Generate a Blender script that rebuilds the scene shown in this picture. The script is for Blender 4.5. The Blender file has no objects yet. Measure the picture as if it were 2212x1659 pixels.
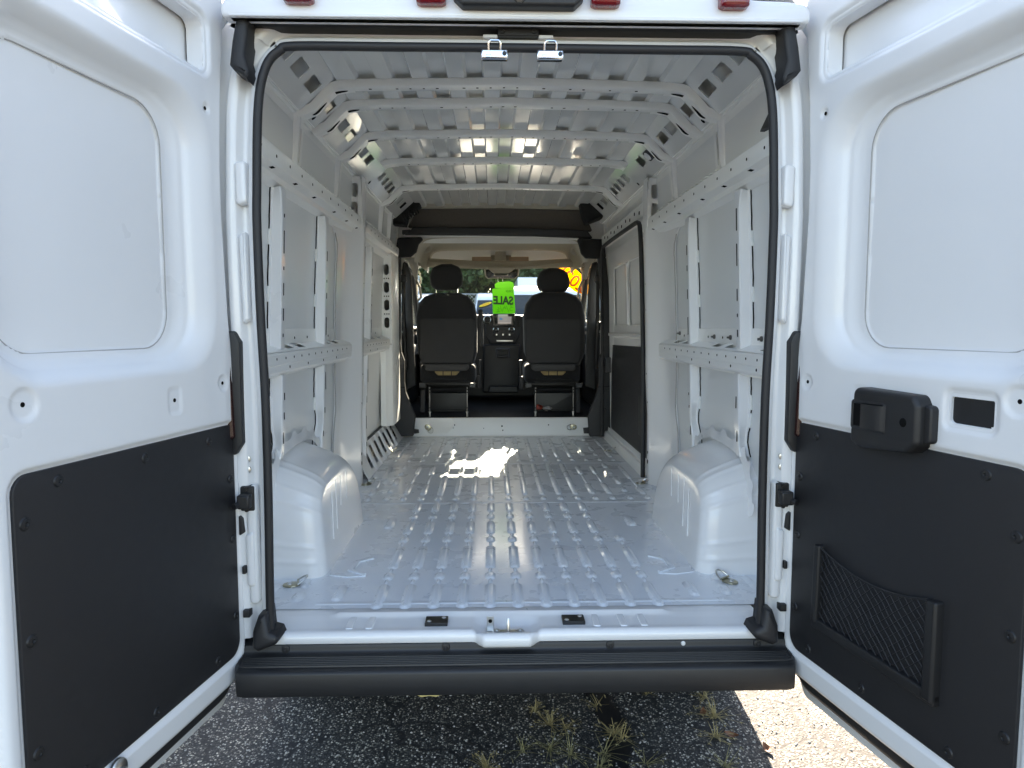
import bpy, bmesh, math, random
import numpy as np
from mathutils import Vector, Matrix
from mathutils.geometry import tessellate_polygon
random.seed(7); rng = np.random.default_rng(7)
SC = bpy.context.scene
R = math.radians

# ------------------------------------------------------------------ camera, sky, sun, exposure
PITCH, YAW, FPX = R(4.78), R(1.6), 1500.0          # FPX: focal length in pixels of a 2212 px wide picture
CAM = np.array([-0.08, -2.2, 1.60])
cam = bpy.data.cameras.new('camera'); cam_o = bpy.data.objects.new('camera', cam); SC.collection.objects.link(cam_o)
cam.sensor_fit = 'HORIZONTAL'; cam.sensor_width = 36.0; cam.lens = 36.0 * FPX / 2212.0
cam.clip_start = 0.02; cam.clip_end = 2000
cam_o.location = CAM; cam_o.rotation_euler = (R(90) - PITCH, 0, -YAW)
SC.camera = cam_o

SUN_EL, SUN_AZ = R(28.5), R(7.2)                      # azimuth: to the right of the van's nose (+Y)
world = bpy.data.worlds.new('World'); SC.world = world; world.use_nodes = True
wn = world.node_tree.nodes; wl = world.node_tree.links
bg = wn['Background']; sky = wn.new('ShaderNodeTexSky'); sky.sky_type = 'NISHITA'; sky.sun_disc = False
sky.sun_elevation = SUN_EL; sky.sun_rotation = SUN_AZ; sky.air_density = 1.0; sky.dust_density = 0.9; sky.ozone_density = 1.6
wl.new(sky.outputs[0], bg.inputs[0]); bg.inputs[1].default_value = 0.07
sun = bpy.data.lights.new('sun', 'SUN'); sun.energy = 5.0; sun.angle = R(0.53); sun.color = (1.0, 0.94, 0.85)
sun_o = bpy.data.objects.new('sun', sun); SC.collection.objects.link(sun_o)
to_sun = Vector((math.sin(SUN_AZ) * math.cos(SUN_EL), math.cos(SUN_AZ) * math.cos(SUN_EL), math.sin(SUN_EL)))
sun_o.rotation_euler = to_sun.to_track_quat('Z', 'Y').to_euler(); sun_o.location = (0, 0, 30)
vs = SC.view_settings; vs.view_transform = 'Standard'; vs.look = 'None'; vs.exposure = 3.2
vs.use_white_balance = True; vs.white_balance_temperature = 7700; vs.white_balance_tint = 14; vs.gamma = 1.0; vs.use_curve_mapping = False
SC.render.engine = 'CYCLES'
cy = SC.cycles; cy.use_denoising = True; cy.max_bounces = 16; cy.diffuse_bounces = 10; cy.glossy_bounces = 5; cy.transparent_max_bounces = 24
cy.transmission_bounces = 8; cy.caustics_reflective = False; cy.caustics_refractive = False; cy.sample_clamp_indirect = 6.0

# photo pixel -> world point on an axis plane (pixels of the 2212 px wide picture)
_f = np.array([math.sin(YAW) * math.cos(PITCH), math.cos(YAW) * math.cos(PITCH), -math.sin(PITCH)])
_r = np.array([math.cos(YAW), -math.sin(YAW), 0.0]); _u = np.cross(_r, _f)
def ray(v): return _f + _r * (v[0] - 1106) / FPX + _u * (829.5 - v[1]) / FPX
def on(v, ax, val):
    k = 'xyz'.index(ax); q = ray(v); return CAM + q * ((val - CAM[k]) / q[k])
def crop(x0, y0, x1, w):
    s = (x1 - x0) / w; k = 2212 / 4080
    return lambda p: ((x0 + p[0] * s) * k, (y0 + p[1] * s) * k)
C1 = crop(900, 0, 2100, 2212); C2 = crop(2000, 0, 3200, 2212); C3 = crop(1400, 700, 2600, 1810); C4 = crop(900, 500, 1700, 948)
C5 = crop(2350, 500, 3200, 1007); C6 = crop(1000, 1650, 3100, 2212); G1 = crop(1400, 1720, 2600, 2212); G2 = crop(1080, 2050, 2080, 2212)
G3 = crop(2000, 2050, 3040, 2212)
def xz(cr, pts, y): return [tuple(on(cr(p), 'y', y)[[0, 2]]) for p in pts]
def yz(cr, pts, x): return [tuple(on(cr(p), 'x', x)[[1, 2]]) for p in pts]
def xy(cr, pts, z): return [tuple(on(cr(p), 'z', z)[[0, 1]]) for p in pts]

# ------------------------------------------------------------------ materials
def mat(name, col, rough=0.5, metal=0.0, spec=0.5, coat=0.0, noise=None, bump=None, emit=None, trans=0.0, sheen=0.0):
    """noise=(scale, amount, detail) varies the colour; bump=(scale, strength, distance)"""
    m = bpy.data.materials.new(name); m.use_nodes = True
    n = m.node_tree.nodes; l = m.node_tree.links; b = n['Principled BSDF']
    b.inputs['Base Color'].default_value = (*col, 1); b.inputs['Roughness'].default_value = rough
    b.inputs['Metallic'].default_value = metal; b.inputs['Specular IOR Level'].default_value = spec
    b.inputs['Coat Weight'].default_value = coat; b.inputs['Coat Roughness'].default_value = 0.12
    b.inputs['Sheen Weight'].default_value = sheen
    tc = n.new('ShaderNodeTexCoord')
    if noise:
        t = n.new('ShaderNodeTexNoise'); t.inputs['Scale'].default_value = noise[0]; t.inputs['Detail'].default_value = noise[2] if len(noise) > 2 else 5
        l.new(tc.outputs['Object'], t.inputs['Vector'])
        mx = n.new('ShaderNodeMix'); mx.data_type = 'RGBA'
        a = noise[1]; mx.inputs['A'].default_value = (*[max(0, c * (1 - a)) for c in col], 1); mx.inputs['B'].default_value = (*[min(1, c * (1 + a)) for c in col], 1)
        l.new(t.outputs['Fac'], mx.inputs['Factor']); l.new(mx.outputs['Result'], b.inputs['Base Color'])
        mr = n.new('ShaderNodeMapRange'); mr.inputs['To Min'].default_value = max(0.02, rough - 0.07); mr.inputs['To Max'].default_value = min(1, rough + 0.07)
        l.new(t.outputs['Fac'], mr.inputs['Value']); l.new(mr.outputs['Result'], b.inputs['Roughness'])
    if bump:
        t = n.new('ShaderNodeTexNoise'); t.inputs['Scale'].default_value = bump[0]; t.inputs['Detail'].default_value = 3
        l.new(tc.outputs['Object'], t.inputs['Vector'])
        bp = n.new('ShaderNodeBump'); bp.inputs['Strength'].default_value = bump[1]; bp.inputs['Distance'].default_value = bump[2]
        l.new(t.outputs['Fac'], bp.inputs['Height']); l.new(bp.outputs['Normal'], b.inputs['Normal'])
    if emit:
        b.inputs['Emission Color'].default_value = (*emit[0], 1); b.inputs['Emission Strength'].default_value = emit[1]
    return m

M = {}
M['white'] = mat('white_paint', (0.84, 0.84, 0.84), 0.30, coat=0.5, noise=(3, 0.025), bump=(2.5, 0.06, 0.006))
M['inner'] = mat('inner_paint', (0.87, 0.87, 0.85), 0.36, coat=0.15, noise=(6, 0.03), bump=(160, 0.03, 0.001))
M['roofin'] = mat('roof_paint_shade', (0.77, 0.78, 0.775), 0.16, coat=0.4, noise=(5, 0.03), bump=(2.4, 0.2, 0.008))  # thinner grey coat, with some of the roof's shade put into the colour
M['panel'] = mat('panel_paint_shade', (0.74, 0.75, 0.745), 0.34, noise=(9, 0.012, 2))  # thinner coat, toned darker for the weaker light on inward-facing skin
M['black'] = mat('black_plastic', (0.014, 0.014, 0.015), 0.48, noise=(40, 0.15), bump=(900, 0.25, 0.0006))
M['trim'] = mat('trim_board', (0.015, 0.015, 0.017), 0.55, noise=(30, 0.12), bump=(1100, 0.35, 0.0007))
M['rubber'] = mat('seal_rubber', (0.018, 0.018, 0.020), 0.55, noise=(25, 0.2), bump=(400, 0.1, 0.0006))
M['bumper'] = mat('bumper_plastic', (0.020, 0.020, 0.021), 0.46, noise=(12, 0.15), bump=(1000, 0.3, 0.0006))
M['chrome'] = mat('chrome', (0.85, 0.86, 0.88), 0.08, metal=1.0)
M['zinc'] = mat('zinc', (0.62, 0.62, 0.60), 0.32, metal=1.0, noise=(30, 0.1))
M['gun'] = mat('dull_steel', (0.16, 0.15, 0.14), 0.4, metal=0.9, noise=(30, 0.2))
M['yzinc'] = mat('yellow_zinc', (0.42, 0.39, 0.29), 0.30, metal=1.0, noise=(60, 0.3))
M['hole'] = mat('hole_shade', (0.006, 0.006, 0.006), 0.9, spec=0.1)  # flat black standing in for the shade inside holes, slots and gaps
M['seam'] = mat('seam_shade', (0.42, 0.40, 0.385), 0.8)  # grey that paints in the shade of door and pillar gaps
M['btrim'] = mat('pillar_trim', (0.030, 0.030, 0.031), 0.6, noise=(30, 0.15), bump=(700, 0.25, 0.0008))
M['felt'] = mat('brown_felt', (0.115, 0.100, 0.085), 0.95, noise=(90, 0.2), bump=(500, 0.4, 0.001))
M['foam'] = mat('black_foam', (0.020, 0.020, 0.020), 0.9, noise=(50, 0.4), bump=(120, 0.5, 0.003))
M['liner'] = mat('headliner', (0.52, 0.49, 0.42), 0.95, noise=(120, 0.06), bump=(500, 0.2, 0.0008))
M['linerd'] = mat('shelf_liner', (0.36, 0.33, 0.28), 0.95, noise=(60, 0.08), bump=(400, 0.3, 0.001))
M['card'] = mat('tan_card', (0.42, 0.30, 0.21), 0.8, noise=(20, 0.1))
M['cloth'] = mat('seat_cloth', (0.022, 0.022, 0.024), 0.92, sheen=0.25, noise=(60, 0.2), bump=(900, 0.6, 0.0012))
M['clothb'] = mat('seat_back_vinyl', (0.026, 0.026, 0.028), 0.65, noise=(40, 0.12), bump=(700, 0.3, 0.0008))
M['clothg'] = mat('seat_grey_cloth', (0.075, 0.075, 0.078), 0.9, noise=(120, 0.2), bump=(700, 0.6, 0.0012))
M['dark'] = mat('dark_steel', (0.012, 0.012, 0.013), 0.4, noise=(20, 0.2))
M['dash'] = mat('dash_plastic', (0.009, 0.010, 0.012), 0.5, noise=(20, 0.15), bump=(600, 0.3, 0.0008))
M['mat'] = mat('floor_mat', (0.008, 0.010, 0.013), 0.75, noise=(12, 0.25), bump=(300, 0.4, 0.001))
M['padfoam'] = mat('seat_foam', (0.50, 0.38, 0.19), 0.95, noise=(25, 0.2), bump=(60, 0.5, 0.004))
M['white_pl'] = mat('white_plastic', (0.75, 0.75, 0.74), 0.4)
M['red'] = mat('red_lens', (0.20, 0.006, 0.010), 0.12, coat=0.8, noise=(60, 0.3))
M['smoke'] = mat('smoked_lens', (0.03, 0.006, 0.006), 0.15, coat=0.5)
M['green'] = mat('green_tag', (0.25, 0.66, 0.06), 0.55)
M['yellow'] = mat('yellow_vinyl', (0.95, 0.62, 0.01), 0.5)
M['orange'] = mat('orange_ink', (0.80, 0.16, 0.02), 0.5)
M['ink'] = mat('black_ink', (0.01, 0.03, 0.02), 0.6)
M['screen'] = mat('screen_lcd', (0.05, 0.05, 0.055), 0.25, emit=((0.45, 0.47, 0.50), 0.05))
M['screenb'] = mat('screen_lcd_blue', (0.02, 0.05, 0.1), 0.25, emit=((0.06, 0.25, 0.55), 0.06))
M['screenw'] = mat('screen_lcd_bar', (0.05, 0.05, 0.05), 0.25, emit=((0.6, 0.6, 0.6), 0.06))
M['tyre'] = mat('tyre', (0.02, 0.02, 0.02), 0.8)
M['steel'] = mat('steel_wheel', (0.45, 0.46, 0.47), 0.4, metal=0.8)
M['grass'] = mat('dry_grass', (0.34, 0.27, 0.12), 0.8, noise=(9, 0.35))
M['weedg'] = mat('green_weed', (0.24, 0.215, 0.10), 0.75, noise=(9, 0.35))
M['leafb'] = mat('dead_leaf', (0.20, 0.08, 0.035), 0.7, noise=(40, 0.3))
M['stone'] = mat('loose_stone', (0.36, 0.34, 0.31), 0.85, noise=(14, 0.55, 2))
M['tar'] = mat('tar', (0.008, 0.008, 0.009), 0.55, noise=(60, 0.3), bump=(200, 0.3, 0.002))
M['paper'] = mat('wrapper', (0.55, 0.5, 0.47), 0.5); M['redp'] = mat('red_wrapper', (0.5, 0.07, 0.04), 0.5)
M['tape'] = mat('yellow_tape', (0.62, 0.52, 0.22), 0.7)
M['bark'] = mat('bark', (0.10, 0.075, 0.055), 0.9, noise=(8, 0.3), bump=(20, 0.6, 0.02))
M['leaf1'] = mat('leaves_dark', (0.045, 0.085, 0.025), 0.6, noise=(0.9, 0.4)); M['leaf2'] = mat('leaves_olive', (0.10, 0.13, 0.035), 0.6, noise=(0.9, 0.4))
M['fence'] = mat('galvanised_wire', (0.50, 0.50, 0.48), 0.45, metal=0.6)
M['vanw'] = mat('parked_white', (0.80, 0.81, 0.82), 0.25, coat=0.5, noise=(2, 0.02))
M['bodyin'] = M['inner']

def glass_mat(name, tint=(0.9, 0.96, 0.93), refl=0.06):
    m = bpy.data.materials.new(name); m.use_nodes = True; n = m.node_tree.nodes; l = m.node_tree.links; n.clear()
    o = n.new('ShaderNodeOutputMaterial'); mx = n.new('ShaderNodeMixShader'); t = n.new('ShaderNodeBsdfTransparent'); g = n.new('ShaderNodeBsdfGlossy')
    t.inputs[0].default_value = (*tint, 1); g.inputs['Roughness'].default_value = 0.02
    lw = n.new('ShaderNodeLayerWeight'); lw.inputs[0].default_value = 0.5
    pw = n.new('ShaderNodeMath'); pw.operation = 'POWER'; pw.inputs[1].default_value = 5.0; l.new(lw.outputs['Facing'], pw.inputs[0])
    md = n.new('ShaderNodeMath'); md.operation = 'MULTIPLY_ADD'; md.inputs[1].default_value = 0.9; md.inputs[2].default_value = refl; l.new(pw.outputs[0], md.inputs[0])
    l.new(md.outputs[0], mx.inputs[0]); l.new(t.outputs[0], mx.inputs[1]); l.new(g.outputs[0], mx.inputs[2]); l.new(mx.outputs[0], o.inputs[0])
    return m
M['glass'] = glass_mat('clear_glass'); M['dglass'] = mat('dark_glass', (0.02, 0.025, 0.025), 0.05, coat=0.5, spec=0.8)

def tag_mat():                                         # thin green card: lets sunlight through
    m = bpy.data.materials.new('green_card'); m.use_nodes = True; n = m.node_tree.nodes; l = m.node_tree.links; b = n['Principled BSDF']
    b.inputs['Base Color'].default_value = (0.12, 0.42, 0.03, 1); b.inputs['Roughness'].default_value = 0.5
    t = n.new('ShaderNodeBsdfTranslucent'); t.inputs[0].default_value = (0.13, 0.42, 0.03, 1)
    mx = n.new('ShaderNodeMixShader'); mx.inputs[0].default_value = 0.42
    l.new(b.outputs[0], mx.inputs[1]); l.new(t.outputs[0], mx.inputs[2]); l.new(mx.outputs[0], n['Material Output'].inputs[0]); return m
M['card_green'] = tag_mat()
def yellow_mat():
    m = M['yellow'].copy(); m.name = 'yellow_card'; n = m.node_tree.nodes; l = m.node_tree.links; b = n['Principled BSDF']
    t = n.new('ShaderNodeBsdfTranslucent'); t.inputs[0].default_value = (0.95, 0.62, 0.01, 1)
    mx = n.new('ShaderNodeMixShader'); mx.inputs[0].default_value = 0.6
    l.new(b.outputs[0], mx.inputs[1]); l.new(t.outputs[0], mx.inputs[2]); l.new(mx.outputs[0], n['Material Output'].inputs[0]); return m
M['card_yellow'] = yellow_mat()

def floor_mat():                                       # painted steel floor with scuffs, dust and scratches
    m = mat('floor_paint', (0.66, 0.67, 0.68), 0.30, coat=0.45); n = m.node_tree.nodes; l = m.node_tree.links; b = n['Principled BSDF']
    tc = n.new('ShaderNodeTexCoord')
    def noise(sc, det, vec, dist=0.0):
        t = n.new('ShaderNodeTexNoise'); t.inputs['Scale'].default_value = sc; t.inputs['Detail'].default_value = det; t.inputs['Distortion'].default_value = dist
        l.new(vec, t.inputs['Vector']); return t.outputs['Fac']
    def ramp(x, a, c):
        r = n.new('ShaderNodeMapRange'); r.inputs['From Min'].default_value = a; r.inputs['From Max'].default_value = c; l.new(x, r.inputs['Value']); return r.outputs['Result']
    def mul(a, c):
        x = n.new('ShaderNodeMath'); x.operation = 'MULTIPLY'; l.new(a, x.inputs[0])
        if isinstance(c, float): x.inputs[1].default_value = c
        else: l.new(c, x.inputs[1])
        return x.outputs[0]
    mp = n.new('ShaderNodeMapping'); mp.inputs['Scale'].default_value = (1.0, 3.2, 1); l.new(tc.outputs['Object'], mp.inputs['Vector'])
    scuff = mul(ramp(noise(85, 8, mp.outputs['Vector'], 0.6), 0.56, 0.80), ramp(noise(2.3, 3, tc.outputs['Object']), 0.45, 0.72))
    dots = ramp(noise(120, 2, tc.outputs['Object']), 0.735, 0.78)
    fac = n.new('ShaderNodeMath'); fac.operation = 'MAXIMUM'; l.new(mul(scuff, 0.6), fac.inputs[0]); l.new(mul(dots, 0.55), fac.inputs[1])
    film = mul(ramp(noise(1.3, 5, tc.outputs['Object']), 0.35, 0.75), 0.22)
    m1 = n.new('ShaderNodeMix'); m1.data_type = 'RGBA'; m1.inputs['A'].default_value = (0.76, 0.80, 0.85, 1); m1.inputs['B'].default_value = (0.56, 0.585, 0.61, 1); l.new(film, m1.inputs['Factor'])
    m2 = n.new('ShaderNodeMix'); m2.data_type = 'RGBA'; m2.inputs['B'].default_value = (0.16, 0.145, 0.13, 1); l.new(m1.outputs['Result'], m2.inputs['A']); l.new(fac.outputs[0], m2.inputs['Factor'])
    l.new(m2.outputs['Result'], b.inputs['Base Color'])
    rr = n.new('ShaderNodeMapRange'); rr.inputs['To Min'].default_value = 0.18; rr.inputs['To Max'].default_value = 0.40; l.new(noise(9, 4, tc.outputs['Object']), rr.inputs['Value']); l.new(rr.outputs['Result'], b.inputs['Roughness'])
    bp = n.new('ShaderNodeBump'); bp.inputs['Strength'].default_value = 0.25; bp.inputs['Distance'].default_value = 0.004; l.new(noise(6, 3, tc.outputs['Object']), bp.inputs['Height']); l.new(bp.outputs['Normal'], b.inputs['Normal'])
    return m
M['floor'] = floor_mat()

def asphalt_mat():
    m = mat('asphalt', (0.05, 0.05, 0.05), 0.85); n = m.node_tree.nodes; l = m.node_tree.links; b = n['Principled BSDF']
    tc = n.new('ShaderNodeTexCoord'); vec = tc.outputs['Object']
    def vor(sc, feat='F1', rnd=1.0):
        t = n.new('ShaderNodeTexVoronoi'); t.feature = feat; t.inputs['Scale'].default_value = sc; t.inputs['Randomness'].default_value = rnd; l.new(vec, t.inputs['Vector']); return t
    v1 = vor(120); v2 = vor(55)
    def ramp(x, pts):
        r = n.new('ShaderNodeValToRGB'); e = r.color_ramp.elements
        e[0].position, e[0].color = pts[0][0], (*pts[0][1], 1); e[1].position, e[1].color = pts[-1][0], (*pts[-1][1], 1)
        for p, c in pts[1:-1]:
            q = e.new(p); q.color = (*c, 1)
        l.new(x, r.inputs[0]); return r.outputs[0]
    sep = n.new('ShaderNodeSeparateColor'); l.new(v1.outputs['Color'], sep.inputs[0])
    stone = ramp(sep.outputs[0], [(0.0, (0.040, 0.040, 0.040)), (0.56, (0.070, 0.068, 0.062)), (0.72, (0.20, 0.187, 0.16)), (0.88, (0.44, 0.41, 0.34)), (1.0, (0.68, 0.64, 0.54))])
    gap = n.new('ShaderNodeMapRange'); gap.inputs['From Min'].default_value = 0.30; gap.inputs['From Max'].default_value = 0.62; l.new(v1.outputs['Distance'], gap.inputs['Value'])
    mx = n.new('ShaderNodeMix'); mx.data_type = 'RGBA'; mx.inputs['B'].default_value = (0.020, 0.020, 0.020, 1); l.new(stone, mx.inputs['A']); l.new(gap.outputs['Result'], mx.inputs['Factor'])
    nz = n.new('ShaderNodeTexNoise'); nz.inputs['Scale'].default_value = 1.6; nz.inputs['Detail'].default_value = 6; l.new(vec, nz.inputs['Vector'])
    mm = n.new('ShaderNodeMix'); mm.data_type = 'RGBA'; mm.blend_type = 'MULTIPLY'; mm.inputs['Factor'].default_value = 0.8; l.new(mx.outputs['Result'], mm.inputs['A']); l.new(ramp(nz.outputs['Fac'], [(0.3, (0.75, 0.75, 0.77)), (0.7, (1.35, 1.3, 1.2))]), mm.inputs['B'])
    # cracks: edges of large warped cells
    nw = n.new('ShaderNodeTexNoise'); nw.inputs['Scale'].default_value = 5.0; nw.inputs['Detail'].default_value = 5; l.new(vec, nw.inputs['Vector'])
    va = n.new('ShaderNodeMix'); va.data_type = 'VECTOR'; va.inputs['Factor'].default_value = 0.22; l.new(vec, va.inputs['A']); l.new(nw.outputs['Color'], va.inputs['B'])
    ve = n.new('ShaderNodeTexVoronoi'); ve.feature = 'DISTANCE_TO_EDGE'; ve.inputs['Scale'].default_value = 3.6; l.new(va.outputs['Result'], ve.inputs['Vector'])
    ck = n.new('ShaderNodeMapRange'); ck.inputs['From Min'].default_value = 0.006; ck.inputs['From Max'].default_value = 0.032; l.new(ve.outputs['Distance'], ck.inputs['Value'])
    mc = n.new('ShaderNodeMix'); mc.data_type = 'RGBA'; mc.inputs['A'].default_value = (0.018, 0.017, 0.016, 1); l.new(mm.outputs['Result'], mc.inputs['B']); l.new(ck.outputs['Result'], mc.inputs['Factor'])
    l.new(mc.outputs['Result'], b.inputs['Base Color'])
    sub = n.new('ShaderNodeMath'); sub.operation = 'MULTIPLY_ADD'; sub.inputs[1].default_value = -1.0; sub.inputs[2].default_value = 1.0; l.new(v1.outputs['Distance'], sub.inputs[0])
    ad = n.new('ShaderNodeMath'); ad.operation = 'MULTIPLY'; l.new(sub.outputs[0], ad.inputs[0]); l.new(ck.outputs['Result'], ad.inputs[1])
    bp = n.new('ShaderNodeBump'); bp.inputs['Strength'].default_value = 0.6; bp.inputs['Distance'].default_value = 0.005; l.new(ad.outputs[0], bp.inputs['Height']); l.new(bp.outputs['Normal'], b.inputs['Normal'])
    return m
M['asphalt'] = asphalt_mat()

# ------------------------------------------------------------------ mesh helpers
def link(o, parent=None):
    SC.collection.objects.link(o)
    if parent is not None: o.parent = parent
    return o
def empty(name, loc=(0, 0, 0), parent=None):
    o = bpy.data.objects.new(name, None); o.location = loc; o.empty_display_size = 0.2; return link(o, parent)
def tag(o, label, cat, group=None, kind=None):
    o['label'] = label; o['category'] = cat
    if group: o['group'] = group
    if kind: o['kind'] = kind
    return o
def struct(o): o['kind'] = 'structure'; return o

class B:
    """collects vertices and faces; build() links them as ONE mesh object"""
    def __init__(s): s.v = []; s.f = []
    def add(s, v, f):
        k = len(s.v); s.v += [tuple(map(float, p)) for p in v]; s.f += [tuple(i + k for i in q) for q in f]; return s
    def box(s, lo, hi):
        x0, y0, z0 = lo; x1, y1, z1 = hi
        return s.add([(x0, y0, z0), (x1, y0, z0), (x1, y1, z0), (x0, y1, z0), (x0, y0, z1), (x1, y0, z1), (x1, y1, z1), (x0, y1, z1)],
                     [(0, 3, 2, 1), (4, 5, 6, 7), (0, 1, 5, 4), (1, 2, 6, 5), (2, 3, 7, 6), (3, 0, 4, 7)])
    def grid(s, P, closed_u=False, closed_v=False):
        """P: array (nu, nv, 3)"""
        P = np.asarray(P, float); nu, nv = P.shape[:2]; f = []
        for i in range(nu if closed_u else nu - 1):
            for j in range(nv if closed_v else nv - 1):
                a, b = i * nv + j, ((i + 1) % nu) * nv + j; c, d = ((i + 1) % nu) * nv + (j + 1) % nv, i * nv + (j + 1) % nv
                f.append((a, b, c, d))
        return s.add(P.reshape(-1, 3), f)
    def tube(s, path, r, n=8, caps=True):
        path = [np.array(p, float) for p in path]; P = []
        t0 = path[1] - path[0]; ref = np.array([0, 0, 1.0]) if abs(t0[2]) < 0.9 * np.linalg.norm(t0) else np.array([1.0, 0, 0])
        for i, p in enumerate(path):
            t = path[min(i + 1, len(path) - 1)] - path[max(i - 1, 0)]; t /= np.linalg.norm(t) + 1e-12
            a = ref - t * (ref @ t); a /= np.linalg.norm(a) + 1e-12; b = np.cross(t, a); ref = a
            rr = r[i] if hasattr(r, '__len__') else r
            P.append([p + rr * (math.cos(q) * a + math.sin(q) * b) for q in np.linspace(0, 2 * math.pi, n, endpoint=False)])
        k = len(s.v); s.grid(P, closed_v=True)
        if caps:
            s.f.append(tuple(k + i for i in range(n))); m = k + (len(path) - 1) * n; s.f.append(tuple(m + n - 1 - i for i in range(n)))
        return s
    def lathe(s, prof, c, axis, n=20):
        """prof: (radius, height along axis)"""
        ax = np.array(axis, float); ax /= np.linalg.norm(ax); ref = np.array([0, 0, 1.0]) if abs(ax[2]) < 0.9 else np.array([1.0, 0, 0])
        a = np.cross(ref, ax); a /= np.linalg.norm(a); b = np.cross(ax, a); c = np.array(c, float)
        P = [[c + ax * h + r * (math.cos(q) * a + math.sin(q) * b) for q in np.linspace(0, 2 * math.pi, n, endpoint=False)] for r, h in prof]
        return s.grid(P, closed_v=True)
    def plate(s, outer, holes, to3, t):
        """flat plate with real holes: 2-D loops, to3(a, b, h) -> point, thickness t"""
        loops = [outer] + list(holes); tri = tessellate_polygon([[Vector((p[0], p[1], 0)) for p in L] for L in loops])
        flat = [p for L in loops for p in L]; n = len(flat)
        v = [to3(p[0], p[1], 0.0) for p in flat] + [to3(p[0], p[1], t) for p in flat]
        f = [tuple(q) for q in tri] + [tuple(i + n for i in reversed(q)) for q in tri]; k = 0
        for L in loops:
            m = len(L)
            for i in range(m):
                a, b = k + i, k + (i + 1) % m; f.append((a, b, b + n, a + n))
            k += m
        return s.add(v, f)
    def slab(s, poly, to3, t, r=0.01, seg=3, back=True):
        """polygon with a rounded front edge: to3(a, b, h), front at h = t"""
        poly = ccw(poly); n = len(poly); rings = [(0.0, 0.0)]
        for i in range(seg + 1):
            q = math.pi / 2 * i / seg; rings.append((r * (1 - math.cos(q)), t - r + r * math.sin(q)))
        k = len(s.v); P = [[to3(a, b, h) for a, b in inset(poly, o)] for o, h in rings]; s.grid(P, closed_v=True)
        m = k + (len(rings) - 1) * n
        for q in tessellate_polygon([[Vector((a, b, 0)) for a, b in inset(poly, rings[-1][0])]]): s.f.append(tuple(m + i for i in q))
        if back:
            for q in tessellate_polygon([[Vector((a, b, 0)) for a, b in poly]]): s.f.append(tuple(k + i for i in reversed(q)))
        return s
    def sweep(s, prof, path, frame):
        """profile points (a, b) placed by frame(i, a, b) along the path"""
        return s.grid([[frame(i, a, b) for a, b in prof] for i in range(len(path))])
    def build(s, name, m, parent=None, sharp=35, bevel=None, seg=2):
        me = bpy.data.meshes.new(name); me.from_pydata(s.v, [], s.f)
        bm = bmesh.new(); bm.from_mesh(me); bmesh.ops.remove_doubles(bm, verts=bm.verts, dist=1e-5); bmesh.ops.recalc_face_normals(bm, faces=bm.faces); bm.to_mesh(me); bm.free()
        me.polygons.foreach_set('use_smooth', [True] * len(me.polygons))
        if sharp: me.set_sharp_from_angle(angle=R(sharp))
        me.materials.append(M[m] if isinstance(m, str) else m)
        o = bpy.data.objects.new(name, me); link(o, parent)
        if bevel:
            b = o.modifiers.new('bevel', 'BEVEL'); b.width = bevel; b.segments = seg; b.limit_method = 'ANGLE'; b.angle_limit = R(35); b.harden_normals = False
        return o

def ccw(p):
    a = sum(p[i][0] * p[(i + 1) % len(p)][1] - p[(i + 1) % len(p)][0] * p[i][1] for i in range(len(p)))
    return list(p) if a > 0 else list(reversed(p))
def inset(poly, d):
    if d == 0: return list(poly)
    out = []; n = len(poly)
    for i in range(n):
        p0, p1, p2 = (np.array(poly[(i + k) % n], float) for k in (-1, 0, 1))
        a = p1 - p0; b = p2 - p1; a /= np.linalg.norm(a) + 1e-9; b /= np.linalg.norm(b) + 1e-9
        na, nb = np.array([-a[1], a[0]]), np.array([-b[1], b[0]]); m = na + nb; L = m @ m
        m = m / (np.linalg.norm(m) + 1e-9); c = max(0.35, m @ na); out.append(tuple(p1 + m * d / c))
    return out
def rpoly(pts, r, seg=6):
    """polygon with rounded corners"""
    out = []; n = len(pts); rs = r if hasattr(r, '__len__') else [r] * n
    for i in range(n):
        p0, p1, p2 = (np.array(pts[(i + k) % n], float) for k in (-1, 0, 1)); a = p0 - p1; b = p2 - p1; la, lb = np.linalg.norm(a), np.linalg.norm(b); a /= la; b /= lb
        cs = max(-0.999, min(0.999, a @ b)); ang = math.acos(cs); rr = rs[i]
        if rr < 1e-5: out.append(tuple(p1)); continue
        t = min(rr / math.tan(ang / 2), la * 0.49, lb * 0.49); rr = t * math.tan(ang / 2); cdir = (a + b) / np.linalg.norm(a + b); c = p1 + cdir * rr / math.sin(ang / 2)
        A, Bq = p1 + a * t - c, p1 + b * t - c; th0 = math.atan2(A[1], A[0]); th1 = math.atan2(Bq[1], Bq[0]); dth = (th1 - th0 + math.pi) % (2 * math.pi) - math.pi
        for k in range(seg + 1):
            q = th0 + dth * k / seg; out.append((c[0] + rr * math.cos(q), c[1] + rr * math.sin(q)))
    return out
def rrect(a0, b0, a1, b1, r, seg=5): return rpoly([(a0, b0), (a1, b0), (a1, b1), (a0, b1)], r, seg)
def smooth_path(pts, n=6):
    """Catmull-Rom through points"""
    P = [np.array(p, float) for p in pts]; P = [2 * P[0] - P[1]] + P + [2 * P[-1] - P[-2]]; out = []
    for i in range(1, len(P) - 2):
        for k in range(n):
            t = k / n; a, b, c, d = P[i - 1], P[i], P[i + 1], P[i + 2]
            out.append(0.5 * (2 * b + (c - a) * t + (2 * a - 5 * b + 4 * c - d) * t * t + (3 * b - a - 3 * c + d) * t ** 3))
    return out + [P[-2]]
def Y(y0): return lambda a, b, h: (a, y0 - h, b)          # facing the rear (camera side)
def X(x0, s): return lambda a, b, h: (x0 - s * h, a, b)   # (y, z) plate on side s, facing inward
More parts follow.
